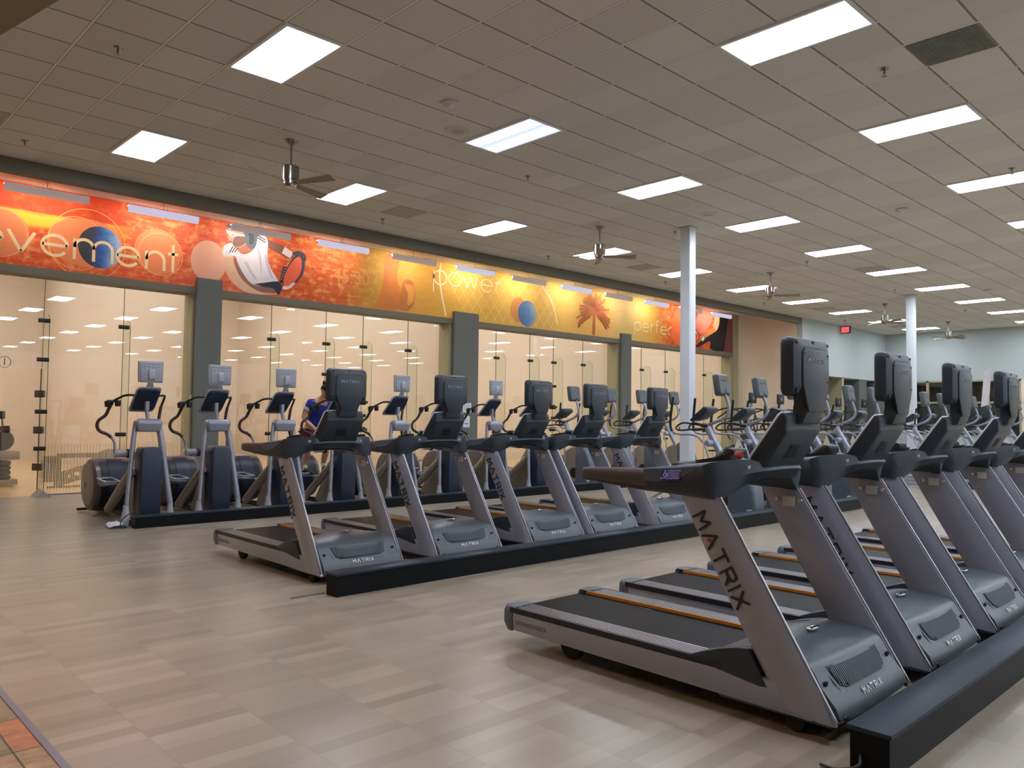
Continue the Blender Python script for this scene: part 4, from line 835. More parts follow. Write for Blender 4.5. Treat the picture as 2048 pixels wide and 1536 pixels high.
    for y, w2, zb, zt, r in ((0.372, 0.190, 1.540, 1.822, 0.03), (0.362, 0.198, 1.533, 1.829, 0.035), (0.335, 0.198, 1.533, 1.829, 0.035), (0.305, 0.188, 1.545, 1.820, 0.04), (0.284, 0.150, 1.575, 1.785, 0.03)):
        rr = []
        for cx, cz, a0 in ((w2-r, zt-r, 0), (-(w2-r), zt-r, 90), (-(w2-r), zb+r, 180), (w2-r, zb+r, 270)):
            for k in range(4): a = math.radians(a0+30*k); rr.append((cx+r*math.cos(a), y, cz+r*math.sin(a)))
        rings.append(rr)
    ds = MB().loft(rings).build('display', 'charcoal', t, ang=35)
    MB().box(-0.165, 0.165, 0.372, 0.375, 1.565, 1.80).build('screen', 'black', ds, smooth=False)
    pan = [(-0.118, 1.770), (0.118, 1.770), (0.14, 1.748), (0.142, 1.60), (0.128, 1.565), (0.080, 1.455), (-0.080, 1.455), (-0.128, 1.565), (-0.142, 1.60), (-0.14, 1.748)]
    MB().prism([(x*1.03, z+0.004*(1 if z > 1.7 else -0.2)) for x, z in pan], 'y', 0.281, 0.30).build('panel_groove', 'black', ds, smooth=False)
    MB().prism(pan, 'y', 0.276, 0.30).build('back_panel', 'charlt' if False else 'charcoal', ds, bevel=0.004)
    MB().loft([[(-0.125, 0.290, 1.57), (0.125, 0.290, 1.57), (0.125, 0.345, 1.57), (-0.125, 0.345, 1.57)], [(-0.095, 0.290, 1.50), (0.095, 0.290, 1.50), (0.10, 0.35, 1.50), (-0.10, 0.35, 1.50)], [(-0.088, 0.284, 1.455), (0.088, 0.284, 1.455), (0.095, 0.36, 1.455), (-0.095, 0.36, 1.455)], [(-0.095, 0.305, 1.395), (0.095, 0.305, 1.395), (0.105, 0.40, 1.395), (-0.105, 0.40, 1.395)]]).build('neck', 'charcoal', ds, bevel=0.006)
    mb = MB(); strokes(mb, 'MATRIX', lambda u, v, d: (u, 0.2755-d, 1.712+v*0.85), 0.0255, 0.5, 0.17, 0.0018); mb.build('lettering', mat('display_lettering', (150, 156, 166), 0.35, metal=0.3), ds, smooth=False)
    sc = MB()
    for x, z in ((-0.125, 1.745), (0.125, 1.745), (-0.128, 1.61), (0.128, 1.61)): sc.lathe([(0, -0.002), (0.006, -0.002), (0.006, 0.003), (0, 0.003)], 8, (x, 0.2755, z), 'y')
    for x, z, y in ((-0.165, 1.80, 0.303), (0.165, 1.80, 0.303), (-0.165, 1.56, 0.303), (0.165, 1.56, 0.303), (0, 1.806, 0.30)): sc.lathe([(0, -0.004), (0.009, -0.004), (0.009, 0.004), (0, 0.004)], 8, (x, y-0.006, z), 'y')
    sc.build('screw_hole', 'black', ds)
    return t
T0 = treadmill()
near = [(3.855, 1.54), (5.00, 1.54), (6.16, 1.54), (7.35, 1.54), (8.52, 1.54), (9.70, 1.54)]
mid = [(3.83, 5.83), (5.10, 5.90), (6.37, 5.90), (7.38, 5.92), (8.61, 5.89)]
NL = ['nearest treadmill, with blue priority sticker and red safety key', 'second treadmill of the front right row, with a blue sticker partly hidden', 'third treadmill of the front right row', 'fourth treadmill of the front right row, a paper showing beside its display', 'fifth treadmill of the front right row, cut by the right edge', 'treadmill of the front right row past the photo edge']
ML = ['leftmost treadmill of the middle row, whole deck visible', 'second treadmill from the left in the middle row', 'third treadmill from the left in the middle row', 'fourth treadmill from the left in the middle row', 'rightmost treadmill of the middle row']
tms = []
for k, (x, y) in enumerate(near):
    if k == 0: T0.location = (x, y, 0); T0['label'] = NL[0]; T0['group'] = 'treadmills in the front right row'; tms.append(T0)
    elif k < 5: tms.append(dup(T0, (x, y, 0), label=NL[k], group='treadmills in the front right row'))
for k, (x, y) in enumerate(mid): tms.append(dup(T0, (x, y, 0), label=ML[k], group='treadmills in the middle row'))
# priority stickers on the two nearest arms, red key, deck lettering
def sticker(par):
    n = Vector((-1, 0, 0.12)).normalized()
    o = Vector((-0.466, 0.83, 1.128)); ux = Vector((0, -1, 0.06)).normalized(); uy = Vector((0.12, 0.0, 1)).normalized()
    pt = lambda a, b, d=0: tuple(o+ux*a+uy*b-Vector((1, 0, 0))*d)
    st = MB().add([pt(-0.058, -0.030), pt(0.052, -0.030), pt(0.066, 0.030), pt(-0.046, 0.030)]+[pt(-0.058, -0.030, .002), pt(0.052, -0.030, .002), pt(0.066, 0.030, .002), pt(-0.046, 0.030, .002)], [(0, 1, 2, 3), (7, 6, 5, 4), (0, 4, 5, 1), (1, 5, 6, 2), (2, 6, 7, 3), (3, 7, 4, 0)]).build('priority_sticker', 'blue', par, smooth=False)
    fr = lambda a, b: frame3(pt(a, b, 0.0026), ux, uy)
    for k, tx in enumerate(['HANDICAPPED', 'INDIVIDUALS', 'HAVE PRIORITY', 'ON THIS EQUIPMENT']):
        text_obj('lettering', tx, 0.0125, fr(0.024-0.006*k if k < 3 else 0.0, 0.019-0.0125*k), 'paper', st, 0.0003)
    wc = MB(); P = lambda a, b: pt(a, b, 0.003)
    q = [(-0.032+0.009*math.cos(math.radians(a)), -0.001+0.009*math.sin(math.radians(a))) for a in range(100, 391, 29)]
    wc.tube([P(a, b) for a, b in q], 0.0014, 5).tube([P(-0.031, 0.018), P(-0.032, 0.006), P(-0.023, 0.006), P(-0.018, -0.005), P(-0.014, -0.004)], 0.0014, 5).ball(P(-0.031, 0.021), 0.003, 8, 6)
    wc.build('wheelchair_symbol', 'paper', st)
def kid(par, nm): return [o for o in COL.objects if o.parent == par and o.name.split('.')[0] == nm]
for tm in tms[:2]: sticker(tm)
sk = MB().box(-0.034, 0.034, -0.007, 0.007, -0.019, 0.019).build('safety_key', 'red', tms[0], bevel=0.006)
sk.matrix_local = Matrix.Translation((-0.275, 0.555, 1.236)) @ Matrix.Rotation(math.radians(62), 4, 'Z') @ Matrix.Rotation(math.radians(14), 4, 'X')
MB().tube([(-0.285, 0.63, 1.235), (-0.29, 0.72, 1.200), (-0.26, 0.78, 1.19)], 0.004, 6).build('key_cord', 'black', tms[0])
for tm in tms:
    text_obj('deck_lettering', 'ULTIMATE DECK', 0.035, frame3((-0.4315, 1.86, 0.15), (0, -1, 0), (0, 0, 1)), 'gtext', tm, 0.0004) if tm in (tms[0], tms[5]) else None
    text_obj('belt_lettering', 'MATRIX', 0.030, frame3((0.225, 1.5, 0.2226), (0, -1, 0), (1, 0, 0)), 'gtext', tm, 0.0002)
tag(MB().box(-0.11, 0.11, -0.002, 0.002, -0.15, 0.15).build('paper_notice', 'paper', smooth=False), 'white paper notice standing beside the fourth near display', 'paper sign')
pn = bpy.data.objects['paper_notice']; pn.location = (7.26, 1.99, 1.70); pn.rotation_euler = (0.1, 0.06, 0.5)

# long low black raceway boxes the machines are parked against
RW = []
def raceway(name, x0, x1, y0, y1, h, lab):
    t = thing(name, lab, 'raceway box', (x0, y0, 0), 0, 'black raceway boxes'); RW.append(t)
    MB().box(0.01, x1-x0-0.01, 0.012, y1-y0-0.012, 0, h-0.02).build('body', 'race', t, smooth=False)
    MB().box(0, x1-x0, 0, y1-y0, h-0.02, h).build('top_cap', mat('dark_blue_laminate', (42, 52, 64), 0.42, spec=0.25, noise=0.1, nscale=50), t, bevel=0.003)
raceway('power_raceway', 3.25, 12.0, 1.235, 1.415, 0.185, 'long black raceway box in front of the near right treadmills')
raceway('power_raceway', 3.29, 15.0, 5.385, 5.56, 0.18, 'long black raceway box in front of the middle row of treadmills')
raceway('power_raceway', 3.37, 17.0, 10.14, 10.30, 0.15, 'long black raceway box in front of the grey elliptical row')
raceway('power_raceway', 17.6, 27.0, 5.385, 5.56, 0.18, 'far black raceway box beyond the middle row')

# ================================================================== GREY ELLIPTICALS (back row, left)
def precor():
    t = thing('elliptical_trainer', 'x', 'elliptical machine')
    # rear drum
    n = 36; rings = []
    for x, R in ((-0.285, 0.20), (-0.28, 0.31), (-0.255, 0.345), (-0.15, 0.362), (0, 0.366), (0.15, 0.362), (0.255, 0.345), (0.28, 0.31), (0.285, 0.20)):
        rings.append([(x, 1.72+R*math.cos(2*PI*k/n), 0.405+R*math.sin(2*PI*k/n)*1.02) for k in range(n)])
    dr = MB().loft(rings).build('rear_drum', 'mauve', t, ang=40)
    for s in (-1, 1): MB().lathe([(0, s*0.288), (0.22, s*0.292), (0.285, s*0.284), (0.292, s*0.27)], 32, (0, 1.72, 0.405), 'x').build('drum_cover', mat('drum_cover_brown_grey', (104, 96, 90), 0.3), dr)
    MB().box(-0.302, -0.288, 1.80, 1.93, 0.36, 0.44).build('badge', 'plsil', dr, bevel=0.006)
    m = MB()
    for x0, x1 in ((-0.20, -0.105), (0.105, 0.20)): m.loft([[(x, 1.72+r*math.cos(a), 0.405+r*math.sin(a)) for x, r in ((x0, 0.33), (x1, 0.33), (x1, 0.374), (x0, 0.374))] for a in [math.radians(122+k*10) for k in range(12)]])
    m.build('drum_slot', 'black', dr)
    MB().loft([[(x, 1.72+r*math.cos(a), 0.405+r*math.sin(a)) for x, r in ((-0.10, 0.34), (0.10, 0.34), (0.10, 0.380), (-0.10, 0.380))] for a in [math.radians(112+k*9) for k in range(14)]]).build('drum_front_band', 'navy', dr)
    # base frame and feet
    MB().box(-0.30, 0.30, 2.10, 2.15, 0.015, 0.05).box(-0.05, 0.05, 0.35, 2.1, 0.03, 0.09).box(-0.24, 0.24, 0.10, 0.16, 0.02, 0.08).build('base_frame', 'black', t, bevel=0.01)
    # front column
    MB().loft([[(-0.128, 0.08, 0.02), (0.128, 0.08, 0.02), (0.128, 0.34, 0.02), (-0.128, 0.34, 0.02)], [(-0.125, 0.07, 0.90), (0.125, 0.07, 0.90), (0.125, 0.36, 0.90), (-0.125, 0.36, 0.90)], [(-0.105, 0.09, 0.975), (0.105, 0.09, 0.975), (0.105, 0.34, 0.975), (-0.105, 0.34, 0.975)]]).build('front_column', 'navy', t, bevel=0.02)
    MB().prism([(0.30, 0.05), (0.34, 0.86), (0.42, 0.86), (0.95, 0.12), (0.95, 0.05)], 'x', -0.06, 0.06).build('ramp_cover', 'taupe', t, bevel=0.012)
    # A frame
    for s in (-1, 1):
        fr = MB().tube([(s*0.135, 0.30, 1.30), (s*0.165, 0.28, 1.12), (s*0.262, 0.16, 0.26)], [0.030, 0.030, 0.027] if s < 0 else [0.034, 0.040, 0.040], 14).build('frame_leg', 'lav', t)
        MB().lathe([(0, 0.01), (0.052, 0.01), (0.055, 0.06), (0.050, 0.14), (0.036, 0.20), (0.033, 0.26), (0, 0.26)], 18, (s*0.268, 0.16, 0.0)).build('foot_boot', 'plsil', fr)
    MB().loft([[(-0.135, 0.20, 1.17), (0.135, 0.20, 1.17), (0.135, 0.32, 1.17), (-0.135, 0.32, 1.17)], [(-0.165, 0.18, 1.29), (0.165, 0.18, 1.29), (0.165, 0.34, 1.29), (-0.165, 0.34, 1.29)], [(-0.135, 0.20, 1.335), (0.135, 0.20, 1.335), (0.135, 0.33, 1.335), (-0.135, 0.33, 1.335)]]).build('frame_head', 'lav', t, bevel=0.022, seg=3)
    MB().tube([(0.0, 0.27, 1.32), (0.0, 0.36, 1.50)], 0.024, 12).box(-0.022, 0.022, 0.30, 0.37, 1.45, 1.56).build('console_stem', 'lav', t)
    # console: rounded tray leaning back, navy shell with silver rim
    rings = []
    def rr(w0, w1, z0, z1, off, r=0.045):
        P = []
        for cx, cz, a0 in ((w1-r, z1-r, 0), (-(w1-r), z1-r, 90), (-(w0-r), z0+r, 180), (w0-r, z0+r, 270)):
            for k in range(5): a = math.radians(a0+22.5*k); x, z = cx+r*math.cos(a), cz+r*math.sin(a); P.append((x, off+0.52-(z-1.44)*1.05, z-off*0.0))
        return P
    MB().loft([rr(0.150, 0.145, 1.435, 1.735, 0.0), rr(0.158, 0.152, 1.425, 1.742, 0.012), rr(0.158, 0.152, 1.425, 1.742, 0.04)]).build('console_rim', 'plsil', t, ang=50)
    MB().loft([rr(0.13, 0.13, 1.46, 1.70, -0.045), rr(0.142, 0.142, 1.445, 1.715, -0.02), rr(0.145, 0.145, 1.44, 1.72, 0.006)]).build('console_shell', 'navy', t, ang=50)
    MB().loft([[(-0.028, 0.20, 1.80), (0.028, 0.20, 1.80), (0.028, 0.24, 1.80), (-0.028, 0.24, 1.80)], [(-0.055, 0.235, 1.71), (0.055, 0.235, 1.71), (0.055, 0.27, 1.71), (-0.055, 0.27, 1.71)]]).build('display_neck', 'lav', t, bevel=0.006)
    ds = MB().loft([[(x, 0.205+d+(2.07-z)*0.0, z) for x, z in P] for d, P in [(0.045, [(-0.15, 1.80), (0.15, 1.80), (0.158, 2.075), (-0.158, 2.075)]), (0.0, [(-0.15, 1.80), (0.15, 1.80), (0.158, 2.075), (-0.158, 2.075)])]]).build('display', 'plsil', t, bevel=0.012, seg=3)
    MB().prism([(-0.13, 1.815), (0.13, 1.815), (0.135, 2.045), (-0.135, 2.045)], 'y', 0.201, 0.205).build('back_groove', 'gtext', ds, bevel=0.0015)
    MB().prism([(-0.127, 1.819), (0.127, 1.819), (0.132, 2.041), (-0.132, 2.041)], 'y', 0.196, 0.205).build('back_plate', 'plsil', ds, bevel=0.003)
    MB().loft([[(-0.042, 0.20, 1.83), (0.042, 0.20, 1.83), (0.042, 0.20, 1.95), (0.028, 0.20, 1.972), (-0.028, 0.20, 1.972), (-0.042, 0.20, 1.95)], [(-0.038, 0.165, 1.84), (0.038, 0.165, 1.84), (0.038, 0.172, 1.94), (0.024, 0.178, 1.96), (-0.024, 0.178, 1.96), (-0.038, 0.172, 1.94)]]).build('mount_cover', 'plsil', ds, bevel=0.006)
    sl = MB()
    for k in range(4): sl.box(-0.11+k*0.058, -0.068+k*0.058, 0.194, 0.197, 1.998, 2.003)
    sl.box(-0.03, 0.03, 0.164, 0.168, 1.850, 1.853); sl.box(-0.125, 0.125, 0.194, 0.197, 2.030, 2.034); sl.build('vent_slot', 'navy', ds, smooth=False)
    MB().box(-0.13, 0.13, 0.249, 0.252, 1.83, 2.05).build('screen', 'black', ds, smooth=False)
    # fixed black handlebar behind the console with bottle holders, curving moving handles
    MB().tube(arc([(-0.36, 0.50, 1.555), (-0.31, 0.46, 1.59), (-0.24, 0.40, 1.632), (-0.14, 0.34, 1.636), (0, 0.33, 1.632), (0.16, 0.36, 1.636), (0.262, 0.46, 1.642), (0.285, 0.52, 1.61), (0.262, 0.56, 1.50)], 4), 0.015, 10).build('fixed_handlebar', 'black', t)
    ho = MB()
    for x, z in ((-0.42, 1.525), (-0.30, 1.535)): ho.loft([[(x+r*math.cos(a), 0.50+r*math.sin(a), zz) for a in [2*PI*k/10 for k in range(10)]] for r, zz in ((0.032, z-0.045), (0.04, z+0.03), (0.034, z+0.03), (0.03, z-0.03))])
    ho.box(-0.43, -0.27, 0.48, 0.52, 1.54, 1.57); ho.build('bottle_holder', 'black', t, bevel=0.004)
    for s in (-1, 1):
        pth = [(0.285, 0.60, 0.90), (0.29, 0.62, 1.03), (0.355, 0.64, 1.12), (0.455, 0.65, 1.17), (0.492, 0.65, 1.235), (0.475, 0.64, 1.31), (0.405, 0.62, 1.375), (0.38, 0.58, 1.46), (0.36, 0.52, 1.54)] if s < 0 else [(0.285, 0.60, 0.90), (0.285, 0.60, 1.08), (0.262, 0.58, 1.16), (0.235, 0.56, 1.28), (0.245, 0.56, 1.40), (0.262, 0.56, 1.50)]
        P = arc([(s*a, b, c) for a, b, c in pth], 5); k = len(P)//5 if s < 0 else len(P)//4
        h = MB().tube(P[:k+1], 0.017, 10).build('moving_handle', 'lav', t)
        MB().tube(P[k:], 0.021, 10).build('handle_grip', 'bronze', h)
        MB().lathe([(0, 0), (0.036, 0), (0.046, 0.01), (0.046, 0.13), (0.05, 0.14), (0.05, 0.155), (0, 0.155)] if s > 0 else [(0, 0), (0.036, 0), (0.046, -0.01), (0.046, -0.13), (0.05, -0.14), (0.05, -0.155), (0, -0.155)], 18, (s*0.135 if s > 0 else -0.135, 0.60, 0.88), 'x').build('pivot', 'plsil', t)
        MB().tube([(s*0.10, 0.60, 0.88), (s*0.14, 0.60, 0.88)], 0.06, 16).build('pivot_collar', 'navy', t)
        a0 = (0.17*s, 0.30, 0.66) if s < 0 else (0.17, 0.34, 0.52)
        MB().tube([a0, (s*0.21, 0.60, 0.40), (s*0.235, 0.95, 0.13)] if s < 0 else [a0, (0.215, 0.64, 0.30), (0.235, 0.95, 0.13)], [0.055, 0.062, 0.055], 14).build('swing_arm', 'taupe', t)
        z = 0.46 if s < 0 else 0.36
        ped = MB().loft([[(s*0.26, 0.95, z-0.02), (s*0.10, 0.95, z-0.02), (s*0.10, 0.95, z), (s*0.26, 0.95, z)], [(s*0.28, 1.20, z-0.05), (s*0.08, 1.20, z-0.05), (s*0.08, 1.20, z+0.0), (s*0.28, 1.20, z+0.0)], [(s*0.26, 1.36, z-0.01), (s*0.10, 1.36, z-0.01), (s*0.10, 1.36, z+0.03), (s*0.26, 1.36, z+0.03)]]).build('foot_pedal', 'charlt', t, bevel=0.008)
        MB().tube([(s*0.09, 0.96, z+0.03), (s*0.09, 1.34, z+0.055), (s*0.27, 1.34, z+0.055), (s*0.27, 0.96, z+0.03), (s*0.09, 0.96, z+0.03)], 0.012, 6).build('pedal_rim', 'plsil', ped)
        MB().tube([(s*0.18, 1.3, z-0.01), (s*0.22, 1.62, z+0.03)], 0.022, 8).build('pedal_link', 'taupe', t)
    return t
E0 = precor()
EC = [3.64, 4.55, 5.53, 6.52, 7.58, 8.60, 9.66, 10.72]
EL = ['leftmost grey elliptical with a white towel at its base', 'second grey elliptical from the left, in front of the first pillar', 'third grey elliptical from the left, behind the first middle treadmill', 'grey elliptical the person in blue stands on', 'grey elliptical to the right of the person in blue',
      'grey elliptical behind the second middle treadmill, its display hidden', 'grey elliptical between the second and third middle treadmills', 'grey elliptical behind the third middle treadmill, only its left handle showing']
for k, x in enumerate(EC):
    if k == 0: E0.location = (x, 10.31, 0); E0['label'] = EL[0]; E0['group'] = 'grey ellipticals in the back row'
    else: dup(E0, (x, 10.31, 0), label=EL[k], group='grey ellipticals in the back row')
# towel and cable at the first machine
def towel():
    mb = MB(); R = random.Random(5); nx, ny = 12, 8; v = []
    for i in range(nx):
        for j in range(ny):
            x = -0.16+0.34*i/(nx-1); y = -0.10+0.2*j/(ny-1); z = 0.012+0.05*abs(math.sin(i*0.9+j*0.7))*math.sin(PI*j/(ny-1))+0.02*R.random(); v.append((x+0.02*R.random(), y+0.25*x, z))
    mb.add(v, [(i*ny+j, (i+1)*ny+j, (i+1)*ny+j+1, i*ny+j+1) for i in range(nx-1) for j in range(ny-1)])
    mb.add([(a, b, 0.0) for a, b, c in v], [(i*ny+j, i*ny+j+1, (i+1)*ny+j+1, (i+1)*ny+j) for i in range(nx-1) for j in range(ny-1)])
    o = mb.build('towel', 'towel', ang=80); o.location = (3.24, 10.36, 0.003); o.rotation_euler = (0, 0, 1.2); tag(o, 'crumpled white towel on the floor by the leftmost elliptical', 'towel')
towel()
MB().tube(arc([(0.03, 0.04, 0.155), (-0.07, -0.02, 0.19), (-0.15, 0.02, 0.10), (-0.12, 0.08, 0.02), (-0.01, 0.20, 0.012)], 6), 0.006, 6).build('power_cord', 'black', RW[2])

# ================================================================== DARK ELLIPTICALS (single arm display)
def matrixell():
    t = thing('elliptical_trainer', 'x', 'elliptical machine')
    sh = MB()
    prof = [(0.02, 0.10), (0.04, 0.40), (0.12, 0.66), (0.24, 0.84), (0.36, 0.88), (0.42, 0.84), (0.42, 0.10)]
    sh.loft([[(x, y+(0.03 if abs(x) > 0.12 else 0), z) for y, z in prof] for x in (-0.15, -0.12, 0, 0.12, 0.15)]).build('front_shroud', 'charlt', t, bevel=0.012)
    MB().lathe([(0, -0.135), (0.34, -0.135), (0.36, -0.115), (0.36, 0.115), (0.34, 0.135), (0, 0.135)], 36, (0, 0.50, 0.47), 'x').build('side_disc', 'taupe', t)
    MB().lathe([(0, -0.139), (0.10, -0.139), (0.11, -0.13), (0.11, 0.13), (0.10, 0.139), (0, 0.139)], 20, (0, 0.50, 0.30), 'x').build('crank_cover', 'black', t)
    MB().loft([[(-0.158, 0.10+0.045*math.cos(a), 0.16+0.02*math.sin(a)) for a in [2*PI*k/14 for k in range(14)]], [(-0.150, 0.10+0.045*math.cos(a), 0.16+0.02*math.sin(a)) for a in [2*PI*k/14 for k in range(14)]]]).build('oval_badge', 'offw', t)
    MB().box(-0.04, 0.04, 0.4, 2.0, 0.04, 0.12).box(-0.30, 0.30, 1.92, 2.0, 0.0, 0.05).box(-0.28, 0.28, 0.08, 0.16, 0.0, 0.07).build('base_frame', 'silver', t, bevel=0.012)
    MB().loft([[(-0.045*k, y-0.045*k, z) for k in (1,)]+[(0.045*k, y-0.045*k, z) for k in (1,)]+[(0.045*k, y+0.05*k, z) for k in (1,)]+[(-0.045*k, y+0.05*k, z) for k in (1,)] for y, z in ((0.40, 0.55), (0.66, 0.95), (0.90, 1.36))]).build('mast', 'lav', t, bevel=0.02, seg=3)
    MB().box(-0.05, 0.05, 0.84, 0.95, 1.30, 1.34).build('mast_collar', 'black', t, bevel=0.004)
    con = MB().loft([[(-0.12, 1.10, 1.405), (0.12, 1.10, 1.405), (0.12, 1.09, 1.385), (-0.12, 1.09, 1.385)], [(-0.145, 0.98, 1.50), (0.145, 0.98, 1.50), (0.125, 0.94, 1.42), (-0.125, 0.94, 1.42)], [(-0.16, 0.84, 1.60), (0.16, 0.84, 1.60), (0.14, 0.80, 1.52), (-0.14, 0.80, 1.52)], [(-0.15, 0.78, 1.585), (0.15, 0.78, 1.585), (0.14, 0.78, 1.52), (-0.14, 0.78, 1.52)]]).build('console', 'charcoal', t, bevel=0.012)
    MB().tube([(-0.155, 0.84, 1.605), (0.155, 0.84, 1.605)], 0.008, 6).build('console_trim', 'plsil', con)
    MB().tube(arc([(0.0, 0.86, 1.33), (0.0, 0.74, 1.375), (0.02, 0.60, 1.44), (0.03, 0.53, 1.54), (0.03, 0.545, 1.66), (0.03, 0.60, 1.80)], 5), 0.024, 12).build('display_arm', 'lav', t)
    rings = []
    for d, w2, h2, r in ((0.045, 0.150, 0.150, 0.03), (0.03, 0.158, 0.158, 0.03), (-0.01, 0.158, 0.158, 0.03), (-0.05, 0.135, 0.135, 0.03)):
        q = []
        for cx, cz, a0 in ((w2-r, h2-r, 0), (-(w2-r), h2-r, 90), (-(w2-r), -(h2-r), 180), (w2-r, -(h2-r), 270)):
            for k in range(4): a = math.radians(a0+30*k); q.append((cx+r*math.cos(a), cz+r*math.sin(a), d))
        ta = math.radians(-9); rings.append([(x+0.0, 0.63+d*math.cos(ta)-z*math.sin(ta), 1.915+z*math.cos(ta)+d*math.sin(ta)) for x, z, d in q])
    ds = MB().loft(rings).build('display', 'housing', t, ang=35)
    ff = lambda u, v, d: (u, 0.574+(0.06+v)*0.158-d, 1.925+0.06+v)
    mb = MB(); strokes(mb, 'MATRIX', ff, 0.022, 0.5, 0.17, 0.002); mb.build('lettering', 'gtext', ds, smooth=False)
    MB().tube([(0.03, 0.555, 1.79), (0.03, 0.60, 1.87)], 0.03, 12).build('arm_socket', 'charlt', ds)
    # fixed bars
    MB().tube(arc([(-0.05, 0.88, 1.28), (-0.16, 1.00, 1.27), (-0.19, 1.22, 1.25), (-0.17, 1.30, 1.29), (-0.14, 1.20, 1.36), (-0.08, 1.02, 1.34), (0, 0.94, 1.32)], 4), 0.014, 8).tube(arc([(0.05, 0.88, 1.28), (0.16, 1.00, 1.27), (0.19, 1.22, 1.25), (0.17, 1.30, 1.29), (0.14, 1.20, 1.36), (0.08, 1.02, 1.34), (0, 0.94, 1.32)], 4), 0.014, 8).build('fixed_handlebar', 'black', t)
    for s in (-1, 1):
        P = arc([(s*0.16, 0.84, 1.08), (s*0.20, 0.90, 1.16), (s*0.24, 1.02, 1.195), (s*0.27, 1.14, 1.19), (s*0.29, 1.26, 1.22), (s*0.30, 1.31, 1.31), (s*0.30, 1.30, 1.50), (s*0.29, 1.27, 1.74)], 4)
        k = int(len(P)*0.62); h = MB().tube(P[:k+1], 0.016, 10).build('moving_handle', 'lav', t); MB().tube(P[k:], 0.02, 10).build('handle_grip', 'black', h)
        MB().lathe([(0, 0.03*s), (0.05, 0.03*s), (0.05, 0.15*s), (0.042, 0.165*s), (0, 0.17*s)], 18, (0, 0.78, 1.07), 'x').build('pivot', 'lav', t)
        MB().tube(arc([(s*0.17, 0.80, 1.04), (s*0.19, 0.74, 0.92), (s*0.20, 0.70, 0.80), (s*0.20, 0.68, 0.50)], 4), 0.017, 8).build('link_rod', 'lav', t)
        z = 0.34 if s < 0 else 0.26
        MB().box(*sorted((s*0.10, s*0.26)), 1.15, 1.55, z, z+0.035).build('foot_pedal', 'black', t, bevel=0.01)
        MB().tube([(s*0.18, 1.2, z), (s*0.18, 0.70, 0.48)], 0.022, 8).tube([(s*0.18, 1.5, z), (s*0.18, 1.92, 0.10)], 0.02, 8).build('pedal_arm', 'silver', t)
    return t
X0 = matrixell()
ml = [(10.12, 5.56), (11.22, 5.56), (12.28, 5.56), (13.35, 5.56), (14.42, 5.56), (15.5, 5.56), (18.25, 5.56), (19.3, 5.56), (20.4, 5.56), (21.5, 5.56), (22.6, 5.56), (24.0, 5.56), (25.4, 5.56),
      (12.22, 10.31), (13.42, 10.31), (14.52, 10.31), (15.78, 10.31)]
mn = ['nearest dark elliptical of the middle row, right after its treadmills', 'second dark elliptical of the middle row, just left of the big near display', 'third dark elliptical of the middle row, hidden by the near display', 'fourth dark elliptical of the middle row, display hidden behind the nearest treadmill', 'dark elliptical between the first two near displays, left of the pair', 'dark elliptical between the first two near displays, right of the pair, display tipped back',
      'far dark elliptical just right of the farther white column', 'far dark elliptical, second right of the farther white column', 'far dark elliptical behind the third near treadmill display', 'far dark elliptical hidden between near displays', 'far dark elliptical left of the white paper notice', 'far dark elliptical behind the fourth near treadmill display', 'farthest dark elliptical by the right edge',
      'dark elliptical of the back row just left of the fourth middle display', 'dark elliptical of the back row just right of the fourth middle display', 'dark elliptical of the back row just left of the fifth middle display', 'dark elliptical of the back row just right of the fifth middle display']
for k, ((x, y), l) in enumerate(zip(ml, mn)):
    if k == 0: X0.location = (x, y, 0); X0['label'] = l; X0['group'] = 'dark ellipticals with a single arm display'
    else: dup(X0, (x, y, 0), label=l, group='dark ellipticals with a single arm display')

